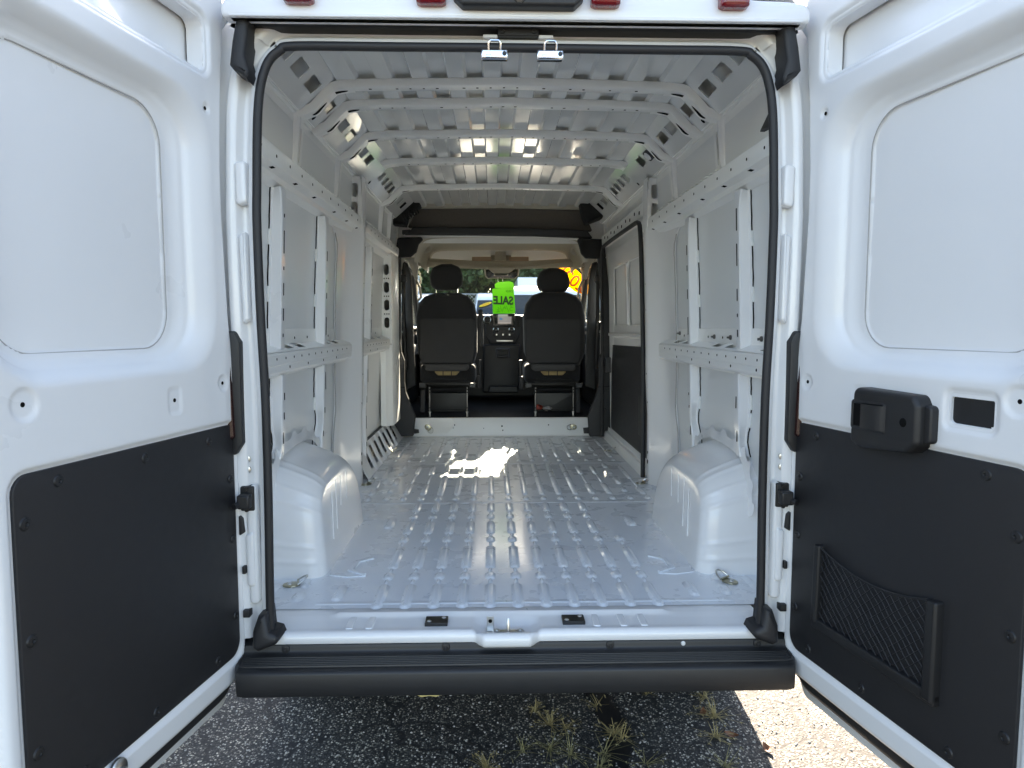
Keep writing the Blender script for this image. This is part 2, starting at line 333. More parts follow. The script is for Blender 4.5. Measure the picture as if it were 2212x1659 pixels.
def text(body, size, to3, name, m, parent, extr=0.0, mirror=False, bold=0.0):
    cu = bpy.data.curves.new('t', 'FONT'); cu.body = body; cu.size = size; cu.align_x = 'CENTER'; cu.align_y = 'CENTER'; cu.offset = bold
    o = bpy.data.objects.new('t', cu); SC.collection.objects.link(o)
    dg = bpy.context.evaluated_depsgraph_get(); me = bpy.data.meshes.new_from_object(o.evaluated_get(dg)); bpy.data.objects.remove(o)
    for v in me.vertices: v.co = Vector(to3(-v.co.x if mirror else v.co.x, v.co.y))
    me.name = name; me.materials.clear(); me.materials.append(M[m]); return link(bpy.data.objects.new(name, me), parent)
# ------------------------------------------------------------------ ground
gb = B(); gb.add([(-300, -300, 0), (300, -300, 0), (300, 300, 0), (-300, 300, 0)], [(0, 1, 2, 3)])
ground = struct(gb.build('ground', 'asphalt'))
tb = B(); tp = smooth_path([(0.30, -2.5), (0.36, -1.2), (0.33, 0.0), (0.405, 0.33), (0.40, 0.5), (0.375, 0.75), (0.40, 1.4), (0.37, 3.0)], 14)
tb.grid([[(p[0] - 0.042 - 0.014 * math.sin(i * 1.7) - random.uniform(0, .012), p[1], 0.004), (p[0] + 0.045 + 0.012 * math.sin(i * 2.3) + random.uniform(0, .012), p[1], 0.004)] for i, p in enumerate(tp)])
struct(tb.build('tar_strip', 'tar', ground))

# ------------------------------------------------------------------ the van
van = tag(empty('cargo_van'), 'white high-roof cargo van with its two rear doors swung open and an empty cargo bay', 'van')
ZF = 0.60
WALL = [(0.40, 0.965), (0.60, 0.99), (1.0, 0.99), (1.25, 0.975), (1.45, 0.968), (1.8, 0.956), (2.12, 0.938), (2.3, 0.928), (2.45, 0.920), (2.545, 0.916)]
def xw(z): return float(np.interp(z, [a for a, b in WALL], [b for a, b in WALL]))
def part(name, m='inner', parent=None): return name, m, parent or van

# outer skin: its inside face is what shows between the posts
for s in (-1, 1):
    zs = np.linspace(0.40, 2.545, 30)
    ys = np.concatenate([np.linspace(0.0, 4.15, 24)])
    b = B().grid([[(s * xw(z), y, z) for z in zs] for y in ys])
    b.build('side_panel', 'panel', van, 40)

# roof skin with stamped lengthwise corrugations
def roof_z(x): return 2.6505 - 0.0135 * (x / 0.65) ** 2
xs = [(-0.78, -0.03)]
per = 0.152
for k in range(-5, 5):
    x0 = k * per + per / 2 - per * 0.25
    for dx, dz in ((0, 0), (0.068, 0), (0.078, 0.020), (0.142, 0.020)):
        xs.append((x0 + dx, dz))
xs = [p for p in xs if abs(p[0]) < 0.70]; xs = [(-0.93, None), (-0.915, None), (-0.78, None), (-0.735, 0.0)] + xs + [(0.735, 0.0), (0.78, None), (0.915, None), (0.93, None)]
def roof_pt(x, dz):
    ax = abs(x)
    if dz is not None: return (x, roof_z(x) + dz)
    return {0.93: (x, 2.50), 0.915: (x, 2.555), 0.78: (x, 2.69)}[round(ax, 3)]
prof = [roof_pt(*p) for p in xs]
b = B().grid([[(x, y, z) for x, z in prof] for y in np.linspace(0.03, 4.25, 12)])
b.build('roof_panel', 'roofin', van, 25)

# rear cross panel and roof edge fascia above the door opening
fo = [(0.868, 2.497), (0.868, 2.53), (0.853, 2.552), (0.80, 2.559), (0.69, 2.563), (0.665, 2.60), (0.60, 2.665), (0.3, 2.70)]
fpoly = fo + [(-x, z) for x, z in reversed(fo)]
fas = B().slab(rpoly(fpoly, [0.012] * len(fpoly), 3), lambda a, bb, h: (a, -0.030 - h, bb), 0.050, 0.012, 3).build('roof_fascia', 'white', van, 35)
B().slab(rpoly([(0.86, 2.55), (0.69, 2.56), (0.6, 2.655), (0.3, 2.69), (-0.3, 2.69), (-0.6, 2.655), (-0.69, 2.56), (-0.86, 2.55)], 0.01), lambda a, bb, h: (a, 0.06 - h, bb), 0.092, 0.002).build('roof_end', 'white', fas, 35)
B().box((-0.845, -0.0835, 2.497), (0.845, -0.04, 2.5035)).build('drip_lip', 'white', fas, bevel=0.003)

# ---- rear opening contour (x, z)
half = [(0.797, 0.585), (0.797, 0.75), (0.793, 1.06), (0.793, 1.37), (0.80, 1.63), (0.803, 1.91), (0.80, 2.02), (0.795, 2.16), (0.789, 2.26), (0.777, 2.338), (0.755, 2.395), (0.72, 2.428), (0.675, 2.441), (0.4, 2.442), (0.0, 2.443)]
cont = half + [(-x, z) for x, z in reversed(half[:-1])]
cont = [tuple(p) for p in smooth_path(cont, 10)]
def offs(path, d):
    out = []
    for i in range(len(path)):
        a = np.array(path[max(i - 1, 0)]); c = np.array(path[min(i + 1, len(path) - 1)]); t = (c - a) / (np.linalg.norm(c - a) + 1e-9)
        out.append(tuple(np.array(path[i]) + np.array([t[1], -t[0]]) * d))
    return out
rings = [(0.19, 0.30), (0.15, 0.22), (0.10, 0.10), (0.05, 0.05), (0.008, 0.030), (0.004, 0.016), (0.008, 0.010), (0.030, 0.010), (0.034, 0.014), (0.038, 0.040), (0.044, 0.046), (0.058, 0.046), (0.064, 0.040), (0.070, 0.018), (0.076, 0.012), (0.098, 0.008), (0.104, 0.012), (0.112, 0.036), (0.120, 0.042), (0.19, 0.042)]
def frame_ring(o, yy):
    out = []
    for (x, z), (bx, bz) in zip(offs(cont, o), cont):
        y = yy
        if o > 0.045 and bz > 2.3:                                  # the header is shallower than the pillars
            z = min(z, 2.57)
        if bz > 2.40 and y > 0.1: y = 0.10 + 0.1 * (y - 0.1)
        if o > 0.1: x = max(-0.985, min(0.985, x))
        out.append((x, y, z))
    return out
b = B().grid([frame_ring(o, y) for o, y in rings])
frame = b.build('rear_frame', 'white', van, 50)
# flange seal round the opening
sp = [(-0.009, 0.004), (-0.011, -0.007), (-0.006, -0.015), (0.003, -0.018), (0.012, -0.015), (0.016, -0.006), (0.016, 0.004), (0.012, 0.011), (0.0, 0.012)]
sealp = [(x, max(z, 0.60)) for x, z in cont]
B().grid([[(x, y, z) for (x, z) in offs(cont, o)] for o, y in sp], closed_u=True).build('door_seal', 'rubber', van, 60)
for s in (-1, 1):                                                  # moulded feet where the seal meets the sill
    P = [(s * 0.775, 0.585), (s * 0.764, 0.598), (s * 0.772, 0.618), (s * 0.795, 0.625), (s * 0.80, 0.69), (s * 0.828, 0.68), (s * 0.846, 0.63), (s * 0.850, 0.575), (s * 0.83, 0.563), (s * 0.80, 0.575)]
    B().slab(P, lambda a, bb, h: (a, 0.045 - h, bb), 0.095, 0.018, 3).build('seal_foot', 'rubber', van, 50)
# header rubber strip and corner gaiters
B().slab(rrect(-0.81, 2.499, 0.81, 2.545, 0.006), lambda a, bb, h: (a, 0.045 - h, bb), 0.055, 0.010).build('header_seal', 'rubber', van, 40)
for s in (-1, 1):
    P = [(s * 0.795, 2.515), (s * 0.832, 2.515), (s * 0.848, 2.44), (s * 0.858, 2.372), (s * 0.846, 2.357), (s * 0.822, 2.345), (s * 0.808, 2.330), (s * 0.800, 2.352), (s * 0.812, 2.40), (s * 0.802, 2.46)]
    g = B().slab(P, lambda a, bb, h: (a, 0.03 - h, bb), 0.085, 0.014, 3).build('corner_gaiter', 'rubber', van, 45)
# pillar details, both sides: stamped pads, lamp well, check link, bolts, bump stops
for s in (-1, 1):
    def pl(a, bb, h, s=s): return (s * a, 0.03 - h, bb)
    B().slab(rpoly([(0.836, 1.98), (0.872, 1.97), (0.874, 2.10), (0.838, 2.11)], 0.012), pl, 0.027, 0.008, 3).build('pillar_pad', 'white', frame, 50)
    B().slab(rpoly([(0.842, 1.62), (0.862, 1.60), (0.868, 1.88), (0.845, 1.90)], 0.01), pl, 0.025, 0.008, 3).build('pillar_pad', 'white', frame, 50)
    B().slab(rpoly([(0.835, 0.70), (0.868, 0.70), (0.872, 1.08), (0.838, 1.10)], 0.015), pl, 0.027, 0.010, 3).build('pillar_pad', 'white', frame, 50)
    B().slab(rpoly([(0.845, 0.76), (0.872, 0.76), (0.875, 0.93), (0.845, 0.95)], 0.014), pl, 0.034, 0.010, 3).build('pillar_pad', 'white', frame, 50)
    lw = B().slab(rpoly([(0.868, 1.23), (0.905, 1.17), (0.93, 1.58), (0.885, 1.585), (0.868, 1.55)], 0.012), pl, 0.045, 0.005, 2).build('lamp_well', 'black', van, 40)
    B().slab(rpoly([(0.889, 1.25), (0.935, 1.23), (0.94, 1.575), (0.898, 1.575)], 0.01), pl, 0.058, 0.006, 2).build('tail_lamp', 'smoke', van, 40)
    ck = B().slab(rrect(0.842, 1.01, 0.886, 1.09, 0.006), pl, 0.032, 0.006).build('door_check', 'black', van, 40)
    B().box((min(s * .842, s * .88), -0.050, 1.028), (max(s * .842, s * .88), -0.012, 1.072)).build('check_housing', 'black', ck, bevel=0.005)
    B().tube([(s * 0.868, -0.03, 1.045), (s * 0.878, -0.05, 1.042), (s * 0.884, -0.062, 1.04)], 0.010, 10).build('check_arm', 'black', ck)
    for z in (1.015, 1.085): B().lathe([(0.0, 0.006), (0.006, 0.006), (0.007, 0)], (s * 0.864, -0.004, z), (0, -1, 0), 10).build('bolt', 'dark', ck)
    for z in (1.14, 1.175): B().lathe([(0.0, 0.004), (0.004, 0.005), (0.007, 0.004), (0.012, 0.003), (0.013, 0.0)], (s * 0.868, 0.022, z), (0, -1, 0), 14).build('rivet', 'zinc', frame)
    B().slab(rrect(0.874, 0.805, 0.886, 0.83, 0.003), pl, 0.036, 0.003).build('bump_stop', 'black', van)
    B().slab(rrect(0.866, 0.66, 0.888, 0.685, 0.003), pl, 0.036, 0.004).build('bump_stop', 'black', van)
    B().slab(rpoly([(0.876, 0.94), (0.892, 0.93), (0.892, 1.0), (0.880, 0.985)], 0.003), pl, 0.034, 0.003).build('bump_stop', 'black', van)

# lamps and camera housing over the doors
for x, lit in ((-0.638, 0), (-0.256, 0), (0.252, 0), (0.631, 1)):
    o = B().slab(rpoly([(x - 0.043, 2.533), (x - 0.030, 2.528), (x + 0.030, 2.528), (x + 0.043, 2.533), (x + 0.045, 2.60), (x - 0.045, 2.60)], [0.006, 0.006, 0.006, 0.006, 0.02, 0.02], 4), lambda a, bb, h: (a, -0.078 - h, bb), 0.038, 0.014, 4).build('marker_lamp', 'red', van, 50)
    B().slab(rrect(x - 0.030, 2.548, x + 0.030, 2.59, 0.006), lambda a, bb, h: (a, -0.1115 - h, bb), 0.008, 0.004, 3).build('reflector', 'smoke', o, 50)
o = B().slab(rpoly([(-0.192, 2.545), (-0.165, 2.520), (0.16, 2.520), (0.187, 2.545), (0.187, 2.66), (-0.192, 2.66)], 0.010, 4), lambda a, bb, h: (a, -0.065 - h, bb), 0.055, 0.010, 3).build('camera_housing', 'black', van, 45)
B().lathe([(0.0, 0.004), (0.008, 0.004), (0.010, 0.008), (0.017, 0.008), (0.022, 0.0)], (0.0, -0.119, 2.545), (0, -1, -0.3), 18).build('camera_lens', 'dglass', o, 40)
# latch catches under the header
for x in (-0.072, 0.098):
    k = B().box((x - 0.042, -0.018, 2.408), (x + 0.042, 0.010, 2.438)).build('latch_catch', 'chrome', van, bevel=0.006)
    B().tube([(x - 0.018, -0.014, 2.434), (x - 0.018, -0.022, 2.452), (x - 0.012, -0.024, 2.459), (x + 0.012, -0.024, 2.459), (x + 0.018, -0.022, 2.452), (x + 0.018, -0.014, 2.434)], 0.0038, 8).build('latch_loop', 'chrome', k)
    B().box((x - 0.026, -0.021, 2.411), (x - 0.010, -0.016, 2.421)).build('latch_slot', 'chrome', k, bevel=0.002)
    B().lathe([(0, 0.003), (0.006, 0.003), (0.007, 0)], (x + 0.030, -0.019, 2.424), (0, -1, 0), 12).build('bolt', 'dark', k)
lb = B().box((-0.062, -0.012, 2.478), (0.062, 0.030, 2.502)).build('latch_guide', 'black', van, bevel=0.003)
for x in (-0.048, 0.048): B().lathe([(0, 0.004), (0.006, 0.004), (0.008, 0)], (x, -0.012, 2.490), (0, -1, 0), 12).build('bolt', 'dark', lb)
for x in (-0.085, 0.085): B().box((x - 0.022, -0.006, 2.474), (x + 0.022, 0.012, 2.484)).build('header_tab', 'white', frame, bevel=0.002)

# ---- sill
def sill_edge(x): return -0.032 * float(np.clip((0.075 - abs(x + 0.035)) / 0.03 + 1, 0, 1)) if abs(x + 0.035) < 0.105 else 0.0
def sill_rec(x, y):
    d = max(abs(x + 0.035) / 0.10, abs(y - 0.055) / 0.055); return -0.016 * float(np.clip((1.15 - d) / 0.35, 0, 1))
pr = [(0.215, 0.597), (0.205, 0.597), (0.200, 0.600), (0.172, 0.600), (0.165, 0.605), (0.158, 0.607), (0.150, 0.605), (0.142, 0.599), (0.12, 0.597), (0.10, 0.596), (0.08, 0.596), (0.06, 0.595), (0.042, 0.596), (0.030, 0.599), (0.020, 0.598), (0.011, 0.593), (0.007, 0.585), (0.006, 0.566), (0.016, 0.556)]
rows = []
for x in np.concatenate([[-0.845], np.linspace(-0.80, -0.20, 30), np.linspace(-0.19, 0.12, 40), np.linspace(0.13, 0.80, 34), [0.845]]):
    e = sill_edge(x); row = []
    for y, z in pr:
        ridge = 1.0 if -0.62 < x < 0.52 else 0.0
        zz = z if not (0.14 < y < 0.17) else 0.600 + (z - 0.600) * ridge
        k = float(np.clip((0.09 - y) / 0.07, 0, 1)); row.append((x, y + e * k, zz + (sill_rec(x, y) if 0.01 < y + e * k < 0.14 else 0)))
    rows.append(row)
sill = B().grid(rows).build('sill', 'white', van, 60)
for x in (-0.56, -0.495, 0.36, 0.43, 0.27): B().slab(rrect(x - 0.012, 0.045, x + 0.012, 0.138, 0.006), lambda a, bb, h: (a, bb, 0.5945 + h), 0.0045, 0.003).build('sill_bead', 'white', sill, 60)
for x0 in (-0.272, 0.193):                                          # black striker pads with two screws
    o = B().box((x0 - 0.038, 0.060, 0.594), (x0 + 0.038, 0.118, 0.607)).build('striker_pad', 'dark', van, bevel=0.002)
    for dx, dy in ((-0.024, 0.076), (0.024, 0.104)): B().lathe([(0, 0.003), (0.005, 0.003), (0.008, 0)], (x0 + dx, dy, 0.607), (0, 0, 1), 12).build('screw', 'zinc', o)
lt = B().box((-0.102, 0.062, 0.585), (-0.078, 0.066, 0.628)).build('latch_bracket', 'zinc', van, bevel=0.002)
B().box((-0.102, 0.04, 0.583), (-0.078, 0.066, 0.587)).build('bracket_foot', 'zinc', lt, bevel=0.001)
B().lathe([(0, 0.001), (0.0065, 0.001), (0.0065, 0)], (-0.090, 0.0615, 0.611), (0, -1, 0), 12).build('bracket_hole', 'hole', lt)
hk = B().slab(rpoly([(-0.085, 0.030), (-0.04, 0.024), (-0.038, 0.012), (-0.022, 0.012), (-0.020, 0.024), (0.025, 0.030), (0.022, 0.045), (-0.016, 0.048), (-0.042, 0.048), (-0.082, 0.045)], 0.005), lambda a, bb, h: (a, bb, 0.583 + h), 0.005, 0.002).build('striker_plate', 'zinc', van, 40)
B().tube([(-0.030, 0.018, 0.586), (-0.030, 0.016, 0.612), (-0.030, 0.024, 0.632), (-0.030, 0.036, 0.618), (-0.030, 0.036, 0.586)], 0.0048, 10).build('striker_loop', 'zinc', hk)
for x in (-0.068, 0.010): B().lathe([(0, 0.006), (0.005, 0.006), (0.007, 0.003), (0.010, 0.003), (0.010, 0)], (x, 0.036, 0.588), (0, 0, 1), 12).build('bolt', 'zinc', hk)
B().box((0.790, 0.006, 0.595), (0.838, 0.030, 0.604)).build('tape_scrap', 'tape', van, bevel=0.002)

# ---- bumper step
bp = [(0.10, 0.570), (0.012, 0.566), (0.004, 0.562), (0.000, 0.552), (0.000, 0.545), (-0.004, 0.540), (-0.012, 0.5375)]
for i in range(6):
    y0 = -0.030 - i * 0.009; bp += [(y0, 0.5355 - i * 0.0012), (y0 - 0.0015, 0.5405 - i * 0.0012), (y0 - 0.0045, 0.5405 - i * 0.0012), (y0 - 0.006, 0.5355 - i * 0.0012)]
bp += [(-0.090, 0.5285), (-0.100, 0.5275), (-0.106, 0.524), (-0.109, 0.517), (-0.109, 0.480), (-0.107, 0.450), (-0.104, 0.446), (-0.098, 0.442), (-0.04, 0.432), (0.10, 0.42)]
rows = []
for x in np.concatenate([[-0.900, -0.895, -0.88, -0.86], np.linspace(-0.8, 0.8, 17), [0.86, 0.88, 0.895, 0.900]]):
    k = float(np.clip((abs(x) - 0.87) / 0.04, 0, 1)) ** 2; rows.append([(x, y + (0.10 * k if y < -0.02 else 0), z) for y, z in bp])
bumper = B().grid(rows).build('bumper_step', 'bumper', van, 40)
for x in (-0.755, -0.235, 0.305, 0.795): B().lathe([(0, 0.004), (0.004, 0.004), (0.006, 0.006), (0.012, 0.005), (0.014, 0)], (x, 0.001, 0.5515), (0, -1, 0.1), 14).build('screw', 'black', bumper)
B().lathe([(0, 0.005), (0.006, 0.004), (0.008, 0)], (0.548, 0.001, 0.5535), (0, -1, 0.1), 14).build('clip', 'white_pl', bumper)

# ---- cargo floor
fl = B().grid([[(x, y, ZF) for x in np.linspace(-0.99, 0.99, 12)] for y in np.linspace(0.205, 4.06, 20)]).build('cargo_floor', 'floor', van)
for (y0, x0, x1) in ((1.672, -0.80, 0.80), (2.80, -0.95, 0.95), (0.245, -0.72, 0.80)):     # lap seams between the floor sheets
    B().add([(x0, y0 - 0.010, ZF + 0.0005), (x1, y0 - 0.010, ZF + 0.0005), (x1, y0 - 0.004, ZF + 0.003), (x0, y0 - 0.004, ZF + 0.003), (x1, y0 + 0.012, ZF + 0.003), (x0, y0 + 0.012, ZF + 0.003), (x1, y0 + 0.02, ZF + 0.0005), (x0, y0 + 0.02, ZF + 0.0005)], [(0, 1, 2, 3), (3, 2, 4, 5), (5, 4, 6, 7)]).build('floor_seam', 'floor', fl, 20)
bead_cache = {}
def bead(x, y0, y1, w=0.043, h=0.0085, chain=False):
    """stamped stiffening bead: chamfered plateau with cut corners"""
    L = round(y1 - y0, 3); key = (L, w, h)
    if key not in bead_cache:
        c = min(w * 0.32, L * 0.3); sl = min(0.011, L * 0.25, w * .25)
        o = [(-w / 2, c), (-w / 2 + c, 0), (w / 2 - c, 0), (w / 2, c), (w / 2, L - c), (w / 2 - c, L), (-w / 2 + c, L), (-w / 2, L - c)]; o = ccw(o)
        i1 = inset(o, sl * 0.35); i2 = inset(o, sl); bb = B()
        bb.grid([[(p[0], p[1], hh) for p in ring] for ring, hh in ((o, 0.0004), (i1, h * 0.22), (i2, h * 0.92), (inset(o, sl * 1.25), h))], closed_v=True)
        k = len(bb.v) - 8; bb.f.append(tuple(k + j for j in range(8)))
        ob = bb.build('floor_rib', 'floor', fl, 60); bead_cache[key] = ob.data
    else:
        ob = bpy.data.objects.new('floor_rib', bead_cache[key]); link(ob, fl)
    ob.location = (x, y0, ZF)
cols = [-0.497 + 0.1015 * k for k in range(11)]
# rear sheet: long and short beads linked by narrow necks
rowsA = [('L', 0.275, 0.425), ('S', 0.462, 0.525), ('L', 0.565, 0.775), ('S', 0.835, 0.905), ('L', 0.965, 1.145), ('S', 1.215, 1.295), ('L', 1.345, 1.535), ('S', 1.575, 1.645)]
rowsA = [('L', *xy(G2, [(900, 838), (900, 622)], ZF)) , ('S', *xy(G2, [(900, 585), (900, 520)], ZF)), ('L', *xy(G2, [(900, 488), (900, 288)], ZF)), ('S', *xy(G2, [(900, 255), (900, 205)], ZF)), ('L', *xy(G2, [(900, 182), (900, 72)], ZF)), ('S', *xy(G2, [(900, 48), (900, 6)], ZF)), ('L', *xy(G1, [(900, 592), (900, 528)], ZF))]
rowsA = [(k, a[1] + 0.0, c[1]) for k, a, c in rowsA]
for ci, x in enumerate(cols):
    last = None
    for k, y0, y1 in rowsA:
        if ci in (10,) and y0 > 1.05: continue
        if ci == 0 and y0 > 1.62: pass
        bead(x, y0, y1)
        if last is not None: bead(x, last - 0.004, y0 + 0.004, 0.016, 0.0065)
        last = y1
for x, y0, y1, w in ((-0.655, 0.27, 0.42, 0.04), (-0.80, 0.265, 0.36, 0.05), (-0.805, 0.40, 0.46, 0.03), (0.675, 0.28, 0.43, 0.04), (0.80, 0.29, 0.40, 0.05), (0.81, 0.44, 0.51, 0.04), (0.925, 0.33, 0.48, 0.035), (-0.915, 0.32, 0.45, 0.035), (-0.60, 1.17, 1.36, 0.05), (0.62, 1.19, 1.38, 0.05)): bead(x, y0, y1, w)
# middle and front sheets
def gy(yy): return on(G1((1100, yy)), 'z', ZF)[1]
c2 = [-0.497 + 0.1015 * k for k in range(-4, 14)]
for k in range(-3, 15):
    x = -0.497 + 0.1015 * (k - 0.0)
    if abs(x) > 0.93: continue
    inner = 0 <= k <= 9
    bead(x, gy(505), gy(480), 0.041)
    if -0.45 < x < 0.45: bead(x, gy(466), gy(238) - 0.01, 0.038)
    elif abs(x) < 0.62:
        bead(x, gy(462), gy(385), 0.040); bead(x, gy(385), gy(318), 0.018, 0.006); bead(x, gy(318), gy(262), 0.036)
    elif abs(x) < 0.75:
        for a, c in ((448, 420), (392, 345), (318, 296), (272, 240)): bead(x, gy(a), gy(c), 0.038)
    else:
        bead(x, gy(465), gy(415), 0.038); bead(x, gy(415), gy(355), 0.018, 0.006); bead(x, gy(355), gy(262), 0.036)
    bead(x, gy(219), gy(205), 0.038)
    if -0.52 < x < 0.55: bead(x, gy(193), gy(52), 0.038)
    elif abs(x) < 0.68: bead(x, gy(180), gy(140), 0.038); bead(x, gy(140), gy(98), 0.018, 0.006); bead(x, gy(98), gy(60), 0.035)
    elif abs(x) < 0.78:
        for a, c in ((182, 165), (148, 118), (98, 88), (68, 55)): bead(x, gy(a), gy(c), 0.038)
    else: bead(x, gy(192), gy(150), 0.038); bead(x, gy(150), gy(110), 0.018, 0.006); bead(x, gy(110), gy(62), 0.035)
# stamped pads beside the wheel arches
for s in (-1, 1):
    P = [(s * 0.60, 0.745), (s * 0.665, 0.70), (s * 0.675, 0.585), (s * 0.60, 0.53), (s * 0.592, 0.545), (s * 0.652, 0.595), (s * 0.643, 0.69), (s * 0.592, 0.73)]
    B().slab(P, lambda a, bb, h: (a, bb, ZF + 0.0004 + h), 0.006, 0.003).build('floor_bead', 'floor', fl, 50)
    B().tube([(s * 0.59, 0.525, ZF + 0.002), (s * 0.66, 0.512, ZF + 0.002), (s * 0.735, 0.535, ZF + 0.002), (s * 0.745, 0.60, ZF + .002)], 0.0025, 6).build('sealant_bead', 'floor', fl)
    # sealant along wheel arch foot
    pts = [(s * (0.752 + 0.2 * t + 0.004 * math.sin(9 * t)), 0.575 - 0.065 * t + 0.008 * math.sin(14 * t), ZF + 0.012 + 0.008 * math.sin(11 * t)) for t in np.linspace(0, 1, 14)]
    B().tube(pts, 0.003, 6).build('sealant_bead', 'white', fl)

# tie-down rings
def tie_ring(p, up, d, scale=1.0):
    p = np.array(p, float); up = np.array(up, float); d = np.array(d, float); e = np.cross(up, d)
    def f(a, bb, h): return p + a * d * scale + bb * e * scale + up * (h + 0.001)
    o = B().slab([(0.033 * math.cos(q) - 0.006, 0.026 * math.sin(q)) for q in np.linspace(0, 2 * math.pi, 22, endpoint=False)], lambda a, bb, h: tuple(f(a, bb, h)), 0.006, 0.003).build('tie_down', 'yzinc', van, 40)
    B().lathe([(0, 0.013), (0.006, 0.013), (0.010, 0.009), (0.011, 0.006)], p - 0.012 * d, up, 14).build('bolt', 'zinc', o)
    B().tube([f(0.016 + 0.002, -0.026, 0.010), f(0.018, 0.026, 0.010)], 0.0045, 8).build('ring_bar', 'yzinc', o)
    B().tube([f(0.018 + 0.036 * math.sin(q), -0.026 * math.cos(q), 0.010 + 0.022 * math.sin(q)) for q in np.linspace(0, math.pi, 14)], 0.0036, 8).build('ring', 'zinc', o)
for cr, p, d in ((G2, (195, 625), (1, 0.25, 0)), (G3, (1920, 570), (-0.6, 0.8, 0)), (G1, (115, 390), (0.8, 0.6, 0)), (G1, (2130, 382), (1, 0.2, 0)), (G1, (285, 152), (1, 0.2, 0)), (G1, (1890, 143), (1, -0.2, 0))):
    d = np.array(d) / np.linalg.norm(d); q = on(cr(p), 'z', ZF); tie_ring((q[0], q[1], ZF + 0.0005), (0, 0, 1), d)

# ---- wheel arches
arch = smooth_path([(0.498, 0.600), (0.500, 0.70), (0.506, 0.80), (0.518, 0.90), (0.548, 0.995), (0.61, 1.058), (0.72, 1.080), (0.90, 1.088), (1.08, 1.075), (1.22, 1.02), (1.32, 0.92), (1.375, 0.78), (1.39, 0.60)], 12)
arch_c = []
for i_, p_ in enumerate(arch):                       # pressed creases run over the crown
    q_ = p_ - np.array([0.95, 0.60]); q_ /= np.linalg.norm(q_); k_ = sum(0.0055 * math.exp(-((i_ - c_) / 1.1) ** 2) for c_ in (9, 18, 40, 48, 60, 66)); arch_c.append(p_ + q_ * k_)
arch_p, arch = arch, arch_c
for s in (-1, 1):
    ctr = np.array([0.95, 0.60]); xi = 0.748; r = 0.065
    def crease(i): return 0.0
    ringsP = []
    for x, o in [(1.005, -0.002), (0.93, 0.0)] + [(0.895 - 0.01 * k, 0.004 * math.sin(k)) for k in range(0)] + [(0.88, 0.0), (xi + r, 0.004)]:
        ringsP.append([(x, o)] * len(arch))
    for k in range(1, 8):
        q = math.pi / 2 * k / 7; ringsP.append([(xi + r * (1 - math.sin(q)), 0.006 + r * (1 - math.cos(q)))] * len(arch))
    for o in (0.16, 0.24, 0.33, 9.0): ringsP.append([(xi, o)] * len(arch))
    P = []
    for ring in ringsP:
        row = []
        for (x, o), p in zip(ring, arch):
            dvec = ctr + np.array([0, 0.0]) - p; L = np.linalg.norm(dvec); yv, zv = p + dvec / L * (L if o > 5 else min(o, L * 0.9))
            # the inner side leans and the rear face bows towards the opening
            lean = 0.030 * max(0.0, (zv - 0.6) / 0.43)
            slope = 0.085 * (1 - min(1, max(0, (x - xi) / 0.25)))                 # top falls towards the aisle
            zz = zv - slope * max(0.0, (zv - 0.6) / 0.43)
            row.append((s * (x + lean), yv, max(zz, 0.6)))
        P.append(row)
    wa = B().grid(P).build('wheel_arch', 'white', van, 50)
    for yv, z0, z1 in ((0.70, 0.70, 0.93), (0.78, 0.72, 0.96), (0.88, 0.80, 0.955), (1.0, 0.80, 0.955)):   # pressed creases on the aisle side
        B().tube([(s * (xi + 0.030 * ((z - 0.6) / 0.43) - 0.001), yv + 0.04 * ((z - z0) / (z1 - z0)), z) for z in np.linspace(z0, z1 - 0.03, 6)], 0.0022, 6).build('crease', 'white', wa)
    # scalloped welding flange against the side wall
    tabs = B(); n = 26
    arch2 = arch_p[::2]
    for i in range(14, len(arch2) - 16):
        p = arch2[i]; dv = p - ctr; dv /= np.linalg.norm(dv); h = 0.030 + 0.022 * (1 if (i % 5) in (0, 1) else 0)
        q = arch2[i + 1]; dq = q - ctr; dq /= np.linalg.norm(dq); h2 = 0.030 + 0.022 * (1 if ((i + 1) % 5) in (0, 1) else 0)
        tabs.add([(s * 0.945, *(p - dv * 0.01)), (s * 0.945, *(q - dq * 0.01)), (s * 0.952, *(q + dq * h2)), (s * 0.952, *(p + dv * h))], [(0, 1, 2, 3)])
    tabs.build('arch_flange', 'white', wa, 40)
